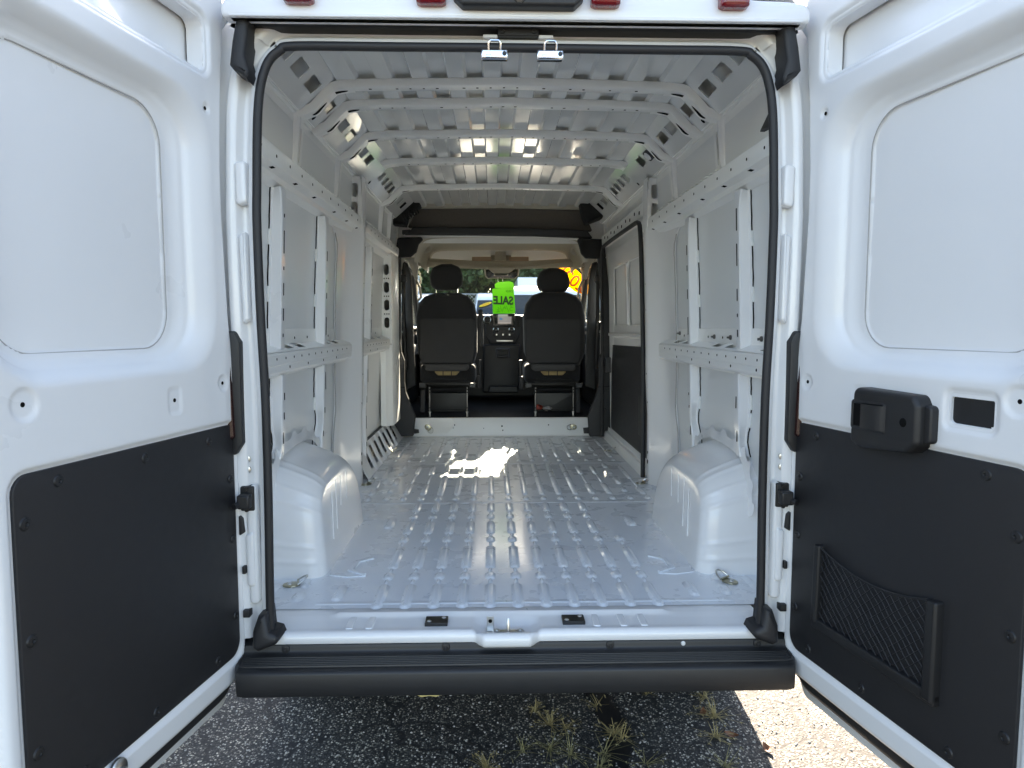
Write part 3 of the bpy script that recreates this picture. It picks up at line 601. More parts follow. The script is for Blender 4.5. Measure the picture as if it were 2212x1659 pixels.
# ------------------------------------------------------------------ roof structure
BPATH = [(0.912, 2.508), (0.865, 2.526), (0.848, 2.533), (0.828, 2.553), (0.772, 2.610), (0.752, 2.622), (0.71, 2.630), (0.65, 2.635), (0.34, 2.641), (0.0, 2.648)]
def bow_path(cut=0.0):
    p = [q for q in BPATH if q[0] <= 0.915 - cut]
    p = [tuple(v) for v in smooth_path(p, 8)]
    return p + [(-x, z) for x, z in reversed(p[:-1])]
bows = []
for y0, cut, w in ((0.845, 0, 0.066), (1.105, 0, 0.066), (1.625, 0, 0.066), (2.235, 0.13, 0.075), (3.05, 0, 0.07)):
    path = bow_path(cut); P = []
    for (dy, o) in ((0.004, -0.006), (0.001, -0.003), (0.0, 0.0), (0.0, 0.020), (0.002, 0.025), (0.006, 0.0275), (w - 0.006, 0.0275), (w - 0.001, 0.024), (w, 0.018), (w, -0.004)):
        P.append([(x, y0 + dy, z) for x, z in offs(path, -o)])
    bow = B().grid(P).build('roof_bow', 'inner', van, 40); bows.append(bow)
    # overlap plates at both ends and small holes along the underside
    for s in (-1, 1):
        idx = [i for i, (x, z) in enumerate(path) if 0.66 < s * x < 0.90]
        if len(idx) > 3:
            sub = [path[i] for i in idx]
            B().grid([[(x, y0 + dy, z) for x, z in offs(sub, -o)] for dy, o in ((-0.0022, -0.004), (-0.0022, 0.021), (0.004, 0.0300), (w, 0.0300))]).build('bow_gusset', 'inner', bow, 40)
        if cut == 0:
            for xa, xb in ((0.700, 0.768), (0.800, 0.858)):                     # lightening slots
                sub = [p for p in path if xa < s * p[0] < xb]; n_ = len(sub)
                if n_ > 2:
                    wd = [0.013 * math.sqrt(max(0.02, 1 - (2 * k / (n_ - 1) - 1) ** 2)) for k in range(n_)]; of = offs(sub, -0.0308)
                    B().grid([[(x, y0 + 0.036 - q, z) for (x, z), q in zip(of, wd)], [(x, y0 + 0.036 + q, z) for (x, z), q in zip(of, wd)]]).build('slot', 'hole', bow)
    for i, x in enumerate(np.linspace(-0.6, 0.6, 22)):
        if random.random() < 0.35: continue
        zc = float(np.interp(abs(x), [0, 0.34, 0.65], [2.648, 2.641, 2.635])) - 0.0282; hw = random.choice([0.004, 0.005, 0.006])
        B().add([(x - hw, y0 + 0.026, zc), (x + hw, y0 + 0.026, zc), (x + hw, y0 + 0.038, zc), (x - hw, y0 + 0.038, zc)], [(0, 1, 2, 3)]).build('hole', 'hole', bow)

# sloping side rails of the roof with square openings
ca, cb = np.array([0.735, 2.646]), np.array([0.892, 2.507]); cl = np.linalg.norm(cb - ca); cd = (cb - ca) / cl
for s in (-1, 1):
    def to3(a, bb, h, s=s): return (s * (ca[0] + cd[0] * bb - cd[1] * h), a, ca[1] + cd[1] * bb + cd[0] * h)
    holes = [rrect(y - 0.062, 0.070, y + 0.062, 0.130, 0.004, 2) for y in (0.375, 0.556, 0.74, 1.02, 1.32, 1.5, 1.85, 2.03)] + [rrect(y - 0.05, 0.065, y + 0.05, 0.13, 0.004, 2) for y in (2.50, 2.65, 2.80, 2.95, 3.25, 3.40, 3.6)]
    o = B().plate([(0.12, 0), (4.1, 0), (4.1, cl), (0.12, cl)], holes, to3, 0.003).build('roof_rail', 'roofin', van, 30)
    # lower ledge of the rail and its drip bead
    B().grid([[(s * x, y, z) for x, z in ((0.880, 2.520), (0.897, 2.506), (0.905, 2.508), (0.908, 2.498), (0.917, 2.496), (0.918, 2.46))] for y in (0.12, 4.1)]).build('rail_lip', 'inner', o, 30)
    for y in (0.30, 1.0, 1.75, 2.4): B().lathe([(0, 0.0015), (0.012, 0.0015), (0.012, 0)], to3(y, 0.185, -0.001), (-s * 0.66, 0, -0.72), 14).build('hole', 'hole', o)

# ------------------------------------------------------------------ side walls
URAIL = [(0.965, 2.285), (0.915, 2.283), (0.885, 2.262), (0.870, 2.252), (0.866, 2.240), (0.868, 2.196), (0.872, 2.186), (0.900, 2.170), (0.905, 2.150), (0.915, 2.142), (0.965, 2.118)]
LRAIL = [(0.995, 1.512), (0.908, 1.4985), (0.900, 1.496), (0.896, 1.488), (0.896, 1.452), (0.900, 1.448), (0.900, 1.424), (0.906, 1.416), (0.930, 1.408), (0.932, 1.400), (1.0, 1.398)]
def rail(name, prof, y0, y1, s, mm='inner'):
    return B().grid([[(s * x, y, z) for x, z in prof] for y in (y0, y1)]).build(name, mm, van, 22)
def dots(o, s, pts, x, r=0.005, ax=None):
    for y, z in pts:
        B().lathe([(0, 0.0012), (r, 0.0012), (r, 0)], (s * x, y, z), ax or (-s, 0, 0), 10).build('hole', 'hole', o)
for s in (-1, 1):
    end = 2.22
    u = rail('upper_rail', URAIL, 0.10, end, s); 
    dots(u, s, [(0.25 + 0.17 * k, 2.218) for k in range(12)], 0.8672, 0.006)
    for y in (0.42, 0.72, 1.02, 1.42, 1.72, 2.0):                      # slots in the sloping underside
        B().add([(s * 0.8795, y - 0.006, 2.1815), (s * 0.8795, y + 0.026, 2.1815), (s * 0.890, y + 0.010, 2.175), (s * 0.890, y - 0.022, 2.175)], [(0, 1, 2, 3)]).build('slot', 'hole', u)
    # spot-welded tabs on the ledge
    for k in range(16): B().box((min(s * .905, s * .93), 0.9 + 0.075 * k, 2.2835), (max(s * .905, s * .93), 0.93 + 0.075 * k, 2.289)).build('weld_tab', 'inner', u, bevel=0.002)
    # lower rail: shelf plate with real rectangular openings + hat front
    spans = ((0.10, 1.86, (0.32, 0.72, 0.90, 1.40, 1.58)),) + (((2.24, 3.36, (2.40, 2.78, 3.05)),) if s < 0 else ())
    for a0, a1, hs in spans:
        o = B().grid([[(s * x, y, z) for x, z in LRAIL[1:]] for y in (a0, a1)]).build('lower_rail', 'inner', van, 22)
        B().plate([(a0, 0.9015), (a1, 0.9015), (a1, 0.996), (a0, 0.996)], [rrect(h - 0.055, 0.918, h + 0.055, 0.958, 0.006, 2) for h in hs], lambda a, bb, h, s=s: (s * bb, a, 1.4985 + (bb - 0.9) * 0.40 + h), 0.002).build('rail_shelf', 'inner', o, 30)
        dots(o, s, [(a0 + 0.12 + 0.115 * k, 1.474) for k in range(int((a1 - a0 - 0.15) / 0.115))], 0.8962, 0.005)
        dots(o, s, [(a0 + 0.25 + 0.28 * k, 1.436) for k in range(int((a1 - a0 - 0.3) / 0.28))], 0.9002, 0.006)
        for ye in (a0, a1): B().add([(s * 0.90, ye, 1.498), (s * 0.90, ye, 1.41), (s * 0.99, ye, 1.40), (s * 0.99, ye, 1.534)], [(0, 1, 2, 3)]).build('rail_end', 'inner', o)
        # band above the shelf
        w = B().plate([(a0, 1.515), (a1, 1.515), (a1, 1.585), (a0, 1.592)], [], X(s * 0.962, s), 0.004).build('wall_band', 'inner', o, 30, bevel=0.003)
        dots(w, s, [(a0 + 0.18 + 0.21 * k, 1.548) for k in range(int((a1 - a0 - 0.2) / 0.21))], 0.9575, 0.006)
    # posts
    def post(y0, z0, z1, wdt=0.055, flange=0.06, kink=False):
        n = 24; P = []; seam = []
        for k in range(n + 1):
            z = z0 + (z1 - z0) * k / n; xf = float(np.interp(z, [0.6, 1.05, 1.2, 1.45, 2.14], [0.945, 0.942, 0.930, 0.920, 0.894])); xo = xw(z) - 0.001
            sh = 0.05 * math.exp(-((z - 1.12) / 0.07) ** 2) if kink else 0.0
            fade = 0.03 * max(0.0, (z - 2.04) / 0.10) ** 2 if z1 > 2 else 0
            P.append([(s * (xo - 0.004), y0 - 0.018 + sh, z), (s * (xo - 0.006), y0 - 0.015 + sh, z), (s * (xo - 0.008), y0 - 0.004 + sh, z), (s * (xf + 0.005), y0 + sh * 0.4 - fade, z), (s * xf, y0 + 0.005 + sh * 0.3 - fade, z), (s * xf, y0 + wdt - 0.005, z), (s * (xf + 0.005), y0 + wdt, z), (s * (xo - 0.012), y0 + wdt + 0.012, z), (s * (xo - 0.008), y0 + wdt + flange, z), (s * (xo - 0.002), y0 + wdt + flange + 0.002, z)])
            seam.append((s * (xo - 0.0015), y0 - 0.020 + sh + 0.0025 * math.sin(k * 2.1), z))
        p = B().grid(P).build('wall_post', 'white', van, 30)
        B().tube(seam, 0.0024, 6).build('seam_gap_shade', 'hole', p)  # dark tube painting in the shadow gap beside the post
        zz = z0 + 0.06
        while zz < z1 - 0.1:
            ln = random.choice([0.05, 0.09, 0.015, 0.03]); xf = float(np.interp(zz + ln / 2, [0.6, 1.05, 1.2, 1.45, 2.14], [0.945, 0.942, 0.930, 0.920, 0.894]))
            sl = (0.894 - 0.920) / (2.14 - 1.45) if zz > 1.45 else 0.0
            B().slab(rrect(y0 + 0.024, zz, y0 + 0.033, zz + ln, 0.004, 3), lambda a, bb, h, s=s, xf=xf, zc=zz + ln / 2, sl=sl: (s * (xf + sl * (bb - zc) - 0.0006 - h), a, bb), 0.0012, 0.0003, 1).build('slot', 'hole', p); zz += ln + random.choice([0.05, 0.09])
        if random.random() < 1:
            for z in (z0 + 0.2, z1 - 0.22): B().tube([(s * (xw(z + d) - 0.004), y0 - 0.021 + 0.002 * math.sin(d * 300) + (0.05 * math.exp(-((z + d - 1.12) / 0.07) ** 2) if kink else 0), z + d) for d in np.linspace(0, 0.06, 5)], 0.006, 6).build('sealant', 'inner', p)
        if z1 > 2: B().lathe([(0, 0.0015), (0.020, 0.0015), (0.020, 0)], (s * (xw(z1 - .035) - 0.012), y0 + wdt + 0.035, z1 - 0.030), (-s, 0, 0), 18).build('notch', 'hole', p)
        return p
    post(0.572, 1.495, 2.135); post(1.288, 1.495, 2.135)
    post(0.600, 1.06, 1.405, kink=True); post(1.296, 0.98, 1.405, kink=True)
    if s < 0: post(2.585, 1.495, 2.135, 0.06, 0.06); post(2.50, 0.62, 1.405, 0.06, 0.05, kink=True)

    # wide pillar in the middle of the wall, from floor to roof
    Q = []
    for z in (0.60, 0.68, 0.80, 0.92, 1.04, 1.16, 1.28, 1.40, 1.48, 1.60, 1.80, 2.0, 2.08, 2.14, 2.20, 2.26):
        xo = xw(z); k = float(np.clip((z - 2.02) / 0.2, 0, 1)); xf = float(np.interp(z, [0.6, 1.05, 1.25, 1.5, 2.1, 2.3], [0.905, 0.902, 0.888, 0.885, 0.862, 0.862]))
        wob = 0.05 * math.exp(-((z - 1.13) / 0.13) ** 2)
        y0 = 1.70 - (0.12 * math.exp(-((z - 2.14) / 0.05) ** 2)) + 0.0 * k
        Q.append([(s * (xo - 0.003), y0 - 0.01 + wob, z), (s * (xo - 0.008), y0 - 0.006 + wob, z), (s * (xo - 0.012), y0 + 0.10 + wob, z), (s * (xo - 0.016), y0 + 0.19 + wob * 0.6, z), (s * (xf + 0.045), 1.955 + wob * 0.4, z), (s * (xf + 0.012), 2.075, z), (s * (xf + 0.003), 2.098, z), (s * xf, 2.108, z), (s * xf, 2.165, z), (s * (xf + 0.003), 2.176, z), (s * (xf + 0.05), 2.182, z), (s * (xo - 0.001), 2.20, z)])
    pc = B().grid(Q).build('body_pillar', 'white', van, 45)
    B().tube([(s * (xw(z) - 0.012), 1.688 + (0.05 * math.exp(-((z - 1.13) / 0.13) ** 2)) - (0.12 * math.exp(-((z - 2.14) / 0.05) ** 2)) + random.uniform(-.003, .003), z) for z in np.linspace(0.7, 2.1, 30)], 0.0032, 6).build('seam_gap_shade', 'seam', pc)  # grey tube colours in the shade along the pillar seam
    for z, r in ((1.30, 0.006), (1.12, 0.006), (0.80, 0.010), (1.86, 0.004), (1.7, 0.004), (0.74, 0.014)): dots(pc, s, [(2.135, z)], float(np.interp(z, [0.6, 1.05, 1.25, 1.5, 2.1], [0.9055, 0.9025, 0.8885, 0.8855, 0.8625])), r)
    # its upper part: a plate facing the rear doors with two oval holes
    o = B().plate(rpoly([(0.955, 2.20), (0.862, 2.20), (0.864, 2.40), (0.872, 2.495), (0.925, 2.495), (0.940, 2.36)], 0.006), [rpoly([(0.887, 2.262), (0.929, 2.262), (0.929, 2.345), (0.887, 2.345)], 0.020, 5), rpoly([(0.884, 2.372), (0.924, 2.372), (0.924, 2.455), (0.884, 2.455)], 0.019, 5)],
                  lambda a, bb, h, s=s: (s * a, 2.075 + h, bb), 0.004).build('pillar_head', 'white', van, 30)
    B().grid([[(s * x, y, z) for x, y in ((0.862, 2.0755), (0.860, 2.085), (0.861, 2.19), (0.87, 2.20), (0.93, 2.205))] for z in (2.20, 2.50)]).build('head_return', 'white', o, 30)
    # upper posts below the bows, each with a long slot
    for y0 in (0.86, 1.64):
        o = B().plate([(y0, 2.285), (y0 + 0.10, 2.285), (y0 + 0.10, 2.505), (y0, 2.505)], [rrect(y0 + 0.045, 2.31, y0 + 0.070, 2.455, 0.011, 4)], lambda a, bb, h, s=s: (s * (0.930 - 0.10 * (bb - 2.28) - h), a, bb), 0.004).build('upper_post', 'inner', van, 30)
        B().grid([[(s * (0.942 - 0.10 * (z - 2.28)), y0 - 0.022, z), (s * (0.925 - 0.10 * (z - 2.28)), y0 - 0.016, z), (s * (0.915 - 0.10 * (z - 2.28)), y0 - 0.004, z), (s * (0.915 - 0.10 * (z - 2.28)), y0 + 0.014, z), (s * (0.928 - 0.10 * (z - 2.28)), y0 + 0.022, z)] for z in (2.286, 2.506)]).build('post_bead', 'white', o, 30)
    # stiffener swage lines on the big outer panels
    for (ya, yb) in ((0.62, 1.12), (1.32, 1.60), (0.12, 0.42)):
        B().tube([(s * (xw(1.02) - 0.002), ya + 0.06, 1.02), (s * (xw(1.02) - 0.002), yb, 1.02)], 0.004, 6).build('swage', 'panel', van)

# left wall ahead of the pillar: rail, pillar with four oval holes, fins over the floor edge
s = -1
u = rail('upper_rail', URAIL, 2.24, 3.74, s); dots(u, s, [(2.4 + 0.15 * k, 2.218) for k in range(9)], 0.8672, 0.006)
for k in range(18): B().box((-0.93, 2.3 + 0.075 * k, 2.2835), (-0.90, 2.335 + 0.075 * k, 2.291)).build('weld_tab', 'inner', u, bevel=0.002)
ov = lambda x, z: rrect(x - 0.021, z - 0.042, x + 0.021, z + 0.042, 0.020, 6)
fp = B().plate(rpoly([(-0.965, 1.46), (-0.884, 1.46), (-0.880, 2.15), (-0.905, 2.19), (-0.950, 2.19), (-0.962, 2.10)], 0.008), [ov(-0.921, z) for z in (2.045, 1.905, 1.765, 1.625)], lambda a, bb, h: (a, 3.38 + h, bb), 0.004).build('front_pillar', 'inner', van, 30)
B().grid([[(x, y, z) for x, y in ((-0.884, 3.3805), (-0.879, 3.39), (-0.878, 3.78), (-0.89, 3.82), (-0.96, 3.83))] for z in (0.80, 2.20)]).build('pillar_face', 'inner', fp, 30)
B().grid([[(x, y, z) for x, y in ((-0.97, 3.33), (-0.93, 3.335), (-0.91, 3.36), (-0.884, 3.3795))] for z in (0.80, 1.45)]).build('pillar_face', 'inner', fp, 30)
for z in (1.975, 1.835, 1.695):
    for dx in (-0.018, 0.0, 0.016): B().box((-0.924 + dx, 3.3785, z - 0.005), (-0.916 + dx, 3.3805, z + 0.005)).build('hole', 'hole', fp)
# roof-side posts further forward
for y0 in (2.35, 3.08, 3.5):
    B().grid([[(s * (0.942 - 0.10 * (z - 2.28)), y0 - 0.022, z), (s * (0.905 - 0.10 * (z - 2.28)), y0 - 0.01, z), (s * (0.905 - 0.10 * (z - 2.28)), y0 + 0.03, z), (s * (0.938 - 0.10 * (z - 2.28)), y0 + 0.045, z)] for z in (2.286, 2.506)]).build('upper_post', 'white', van, 30)
# fins over the floor edge
fin = B().plate([(2.26, 0.0), (4.0, 0.0), (4.0, 0.20), (2.26, 0.20)], [rpoly([(y, 0.035), (y + 0.085, 0.035), (y + 0.15, 0.165), (y + 0.065, 0.165)], 0.012, 3) for y in (2.46, 2.66, 2.86, 3.06, 3.26, 3.46, 3.66)], lambda a, bb, h: (-0.885 - bb * 0.50 + h * 0.6, a, 0.602 + bb * 0.86 + h * 0.6), 0.004).build('floor_edge_rib', 'white', van, 30)
for y in (2.58, 2.78, 2.98, 3.18, 3.38, 3.58):
    B().grid([[(-0.885 - bb * 0.50 + h * 0.86, y + 0.30 * bb + o, 0.602 + bb * 0.86 + h * 0.5) for o, h in ((-0.03, 0.002), (-0.018, 0.014), (0.012, 0.014), (0.022, 0.002))] for bb in np.linspace(0.0, 0.2, 5)]).build('fin', 'white', fin, 50)
B().grid([[(-0.985, y, z) for z in (0.60, 0.80)] for y in (2.24, 4.0)]).build('cavity_shade', 'dark', fin)  # dark sheet puts the shade behind the slots into colour

# right wall: sliding door seen from inside
SD = empty('sliding_door', (0, 0, 0), van)
def sdx(z): return float(np.interp(z, [0.6, 1.4, 2.1, 2.4], [0.955, 0.955, 0.930, 0.905]))
def sd3(a, bb, h): return (sdx(bb) - h, a, bb)
win = rpoly([(2.72, 1.60), (3.60, 1.60), (3.56, 2.08), (2.72, 2.08)], 0.06, 6)
B().plate(rpoly([(2.28, 0.64), (3.80, 0.64), (3.80, 2.22), (2.28, 2.22)], 0.03), [rpoly([(2.34, 1.60), (3.00, 1.60), (3.00, 2.08), (2.34, 2.08)], 0.05, 6), rpoly([(3.07, 1.60), (3.62, 1.60), (3.58, 2.08), (3.07, 2.08)], 0.05, 6)], sd3, 0.006).build('inner_skin', 'white', SD, 30)
for a0, a1 in ((2.33, 3.01), (3.06, 3.63)):
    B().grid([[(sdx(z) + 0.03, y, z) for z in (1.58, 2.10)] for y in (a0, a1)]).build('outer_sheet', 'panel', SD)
    B().tube([(*sd3(y, z, 0.0),) for y, z in rpoly([(a0 + .008, 1.605), (a1 - .008, 1.605), (a1 - .03, 2.075), (a0 + .008, 2.075)], 0.05, 5)] , 0.004, 6).build('panel_bead', 'inner', SD)
B().slab(rrect(3.00, 1.61, 3.065, 2.07, 0.01), sd3, 0.016, 0.005).build('door_post', 'white', SD, 40)
B().grid([[sd3(y, 1.545 + 0 * o, 0.006), sd3(y, 1.54, 0.03), sd3(y, 1.52, 0.034), sd3(y, 1.505, 0.006)] for y, o in ((2.30, 0), (3.78, 0))]).build('door_ledge', 'white', SD, 30)
B().slab(rpoly([(2.30, 0.72), (3.70, 0.72), (3.72, 0.80), (3.72, 1.44), (2.30, 1.46)], 0.03, 5), sd3, 0.016, 0.004).build('trim_board', 'trim', SD, 40)
for y, z in ((2.5, 1.42), (3.0, 1.42), (3.5, 1.41), (3.68, 1.1), (3.68, 0.85), (3.2, 0.755)): B().lathe([(0, 0.002), (0.010, 0.002), (0.012, 0)], sd3(y, z, 0.016), (-1, 0, 0), 12).build('screw', 'black', SD)
B().slab(rpoly([(2.27, 0.88), (2.35, 0.88), (2.36, 1.14), (2.27, 1.16)], 0.012), lambda a, bb, h: (0.905 - h, a, bb), 0.02, 0.004).build('door_catch', 'black', SD, 40)
B().slab(rpoly([(3.74, 1.20), (3.80, 1.20), (3.80, 1.33), (3.74, 1.33)], 0.008), lambda a, bb, h: (0.945 - h, a, bb), 0.05, 0.006).build('door_catch', 'btrim', SD, 40)
B().grid([[(0.905, y, 0.602), (0.925, y, 0.66), (0.95, y, 0.665), (0.955, y, 0.70)] for y in (2.22, 3.98)]).build('door_track', 'inner', van, 30)
for y, z in ((0.80, 1.55), (1.02, 1.55), (1.42, 1.555), (1.62, 1.56), (0.45, 1.55)):                # studs left on the right wall band
    B().lathe([(0.0, 0.018), (0.004, 0.018), (0.005, 0.008), (0.010, 0.007), (0.011, 0)], (0.957, y, z), (-1, 0, 0), 12).build('stud', 'gun', van)
# opening seal of the sliding door
sp_path = [(2.225, 0.62), (2.225, 1.0), (2.23, 1.6), (2.245, 2.0), (2.275, 2.20), (2.34, 2.265), (2.6, 2.275), (3.6, 2.275), (3.80, 2.25), (3.86, 2.15), (3.88, 1.8), (3.89, 1.45), (3.90, 1.0), (3.90, 0.62)]
sp_path = [tuple(p) for p in smooth_path(sp_path, 4)]
B().tube([(float(np.interp(z, [0.6, 1.3, 2.1, 2.3], [0.895, 0.888, 0.866, 0.862])), y, z) for y, z in sp_path], 0.015, 8).build('sliding_door_seal', 'rubber', van)
# header rail over the sliding door
RRAIL = [(0.94, 2.40), (0.895, 2.395), (0.880, 2.385), (0.876, 2.375), (0.878, 2.305), (0.884, 2.297), (0.935, 2.285)]
o = B().grid([[(x, y, z) for x, z in RRAIL] for y in (2.22, 3.95)]).build('header_rail', 'inner', van, 22)
for k in range(10): B().slab(rrect(2.36 + 0.155 * k, 2.33 + (0.008 if k % 2 else -0.008), 2.39 + 0.155 * k, 2.352 + (0.008 if k % 2 else -0.008), 0.006, 3), lambda a, bb, h: (0.8768 - h, a, bb), 0.0012, 0.0004, 1).build('hole', 'hole', o)
for k in range(5): B().add([(0.892, 2.45 + 0.3 * k, 2.2955), (0.892, 2.51 + 0.3 * k, 2.2955), (0.91, 2.51 + 0.3 * k, 2.2915), (0.91, 2.45 + 0.3 * k, 2.2915)], [(0, 1, 2, 3)]).build('slot', 'hole', o)
# plug-in lamp on the right roof rail
lamp = B().slab(rrect(1.80, 0.075, 1.875, 0.142, 0.01), lambda a, bb, h: (ca[0] + cd[0] * bb - 0.66 * h, a, ca[1] + cd[1] * bb - 0.72 * h), 0.012, 0.004).build('dome_lamp', 'clothg', van, 40)
B().lathe([(0, 0.012), (0.02, 0.008), (0.027, 0)], (ca[0] + cd[0] * 0.108 - 0.66 * .012, 1.838, ca[1] + cd[1] * 0.108 - 0.72 * .012), (-0.66, 0, -0.72), 18).build('lamp_lens', 'white_pl', lamp)
# black strap end hanging over the right rail, rear corner
B().slab([(0.10, 2.27), (0.30, 2.285), (0.22, 2.33), (0.16, 2.41), (0.10, 2.44)], lambda a, bb, h: (0.885 - h, a, bb), 0.02, 0.006).build('cable_cover', 'black', van, 40)
# ------------------------------------------------------------------ rear doors
TH = R(10.5)
UMIN = ([0.45, 0.55, 1.44, 1.62, 1.95, 2.09, 2.28, 2.60, 2.70], [-0.070, -0.072, -0.060, -0.038, -0.022, -0.024, -0.036, -0.072, -0.085])
UMAX = 0.815; ZB, ZT = 0.468, 2.64
def sd_rr(u, z, u0, z0, u1, z1, r):
    cx, cz, hx, hz = (u0 + u1) / 2, (z0 + z1) / 2, (u1 - u0) / 2 - r, (z1 - z0) / 2 - r
    qx, qz = np.abs(u - cx) - hx, np.abs(z - cz) - hz
    return np.hypot(np.maximum(qx, 0), np.maximum(qz, 0)) + np.minimum(np.maximum(qx, qz), 0) - r
def sst(t): t = np.clip(t, 0, 1); return t * t * (3 - 2 * t)
def make_door(s):
    U = np.array([s * math.sin(TH), -math.cos(TH), 0]); N = np.array([-s * math.cos(TH), -math.sin(TH), 0]); P0 = np.array([s * 0.90, -0.05, 0])
    def D(u, z, h): return tuple(P0 + U * u + N * h + np.array([0, 0, z]))
    def D3(a, bb, h): return D(a, bb, h)
    door = empty('rear_door', (0, 0, 0), van); door['label'] = 'left rear door with plain black trim board' if s < 0 else 'right rear door with black handle housing and net pocket'
    def umin(z):
        u = np.interp(z, *UMIN); k = np.clip((0.56 - z) / 0.092, 0, 1); return u + 0.085 * (1 - np.sqrt(np.maximum(0, 1 - k ** 2)))
    zs = np.concatenate([np.linspace(ZB, ZB + 0.09, 16), np.arange(ZB + 0.096, ZT, 0.0058)]); ts = np.linspace(0, 1, 152)
    Z = np.repeat(zs[:, None], len(ts), 1); u0 = umin(Z); Uu = u0 + ts[None, :] * (UMAX - u0)
    H = np.zeros_like(Z)
    # window blank recess
    do = -sd_rr(Uu, Z, 0.022, 1.470, 0.835, 2.268, 0.17); di = sd_rr(Uu, Z, 0.183, 1.540, 0.745, 2.190, 0.10)
    t = np.where(do <= 0, 0, np.where(di <= 0, 1, do / (do + np.maximum(di, 0) + 1e-6)))
    H -= 0.058 * sst(t / 0.90) + 0.0035 * np.exp(-((t - 0.55) / 0.05) ** 2)
    H -= 0.007 * (di < 0)
    gapc = rrect(0.183, 1.540, 0.745, 2.190, 0.10, 8)
    # upper opening: bevelled edge
    hu = (0.034, 2.335, 0.64, 2.487, 0.03); dh = sd_rr(Uu, Z, *hu); H -= 0.012 * sst((0.022 - dh) / 0.022)
    # trim board recess
    dt = sd_rr(Uu, Z, -0.050, 0.540, 0.777, 1.303, 0.045); H -= 0.010 * sst((0.006 - dt) / 0.010)
    # dimples
    for (cu, cz, r, dep) in ((0.046, 2.232, 0.017, 0.008), (0.012, 1.426, 0.026, 0.004), (0.73, 1.440, 0.036, 0.005)):
        rr = np.hypot(Uu - cu, Z - cz); H -= dep * sst((r - rr) / 0.007)
    dq = sd_rr(Uu, Z, 0.222, 1.365, 0.270, 1.430, 0.01); H -= 0.003 * sst((0.006 - dq) / 0.006)
    if s > 0: dr = sd_rr(Uu, Z, 0.540, 1.358, 0.682, 1.450, 0.02); H -= 0.006 * sst((0.008 - dr) / 0.012)
    # gentle crown so that the sheet never looks dead flat
    H += 0.004 * np.sin(Uu * 5.1 + 0.6) * np.sin(Z * 2.3)
    # rolled edge
    ed = np.minimum(np.minimum((Uu - u0), UMAX - Uu), Z - ZB); H -= 0.018 * (1 - np.sqrt(np.clip(1 - (1 - np.clip(ed / 0.018, 0, 1)) ** 2, 0, 1)))
    nz, nt = Z.shape; pts = P0 + Uu[..., None] * U + H[..., None] * N; pts[..., 2] = Z
    idx = np.arange(nz * nt).reshape(nz, nt); f = np.stack([idx[:-1, :-1], idx[:-1, 1:], idx[1:, 1:], idx[1:, :-1]], -1).reshape(-1, 4)
    cen = (dh[:-1, :-1] + dh[1:, 1:]) / 2
    hole = cen.reshape(-1) < -0.003
    if s > 0:
        cr = (dr[:-1, :-1] + dr[1:, 1:]) / 2; hole |= cr.reshape(-1) < -0.014
    f = f[~hole]
    # edge return towards the outer skin
    bnd = list(idx[0, ::4]) + list(idx[::4, -1]) + list(idx[-1, ::-4]) + list(idx[::-4, 0]); flat = pts.reshape(-1, 3)
    k = len(flat); back = flat[bnd] - N * 0.040; n = len(bnd)
    allv = np.vstack([flat, back]); rf = [(bnd[i], bnd[(i + 1) % n], k + (i + 1) % n, k + i) for i in range(n)]
    bb = B(); bb.v = [tuple(p) for p in allv]; bb.f = [tuple(q) for q in f.tolist()] + rf
    bb.build('inner_skin', 'white', door, 60)
    B().tube([D(a_, c_, -0.0605) for a_, c_ in gapc] + [D(*gapc[0], -0.0605)], 0.0017, 6, False).build('panel_gap_shade', 'seam', door)  # thin grey tube drawn as the shadow gap round the window blank
    # rim of the upper opening
    ring = rrect(hu[0], hu[1], hu[2], hu[3], hu[4], 6)
    B().grid([[D(a, c, h) for a, c in inset(ccw(ring), o)] for o, h in ((-0.010, -0.0095), (-0.003, -0.0105), (0.002, -0.014), (0.003, -0.020), (0.0, -0.066))], closed_v=True).build('opening_rim', 'white', door, 60)
    # outer skin with its hem, black weatherstrip between
    outl = [(-0.050, ZB - 0.098), (-0.078, ZB - 0.055)] + [(float(umin(z)) - 0.012, z) for z in np.linspace(ZB + 0.07, ZT, 26)] + [(UMAX + 0.02, ZT), (UMAX + 0.02, ZB - 0.106), (-0.030, ZB - 0.106)]
    B().slab(outl, lambda a, c, h: D(a, c, -0.084 + h), 0.012, 0.004, 2).build('outer_skin', 'white', door, 40)
    ws = [(0.0, ZB - 0.050), (-0.055, ZB - 0.012)] + [(float(umin(z)) - 0.006, z) for z in np.linspace(ZB + 0.07, ZT, 26)] + [(UMAX + 0.008, ZT), (UMAX + 0.008, ZB - 0.054), (0.03, ZB - 0.054)]
    n = len(ws); B().grid([[D(a, c, h) for a, c in inset(ccw(ws), o)] for o, h in ((0.055, -0.020), (0.020, -0.026), (0.0, -0.040), (-0.002, -0.055), (0.0, -0.066), (0.008, -0.0725))], closed_v=True).build('weatherstrip', 'rubber', door, 50)
    # trim board with screws
    tb = rpoly([(-0.040, 0.550), (0.767, 0.550), (0.767, 1.297), (-0.040, 1.293)], [0.05, 0.05, 0.04, 0.03], 6)
    board = B().slab(tb, lambda a, c, h: D(a, c, -0.012 + h), 0.008, 0.003, 3).build('trim_board', 'trim', door, 40)
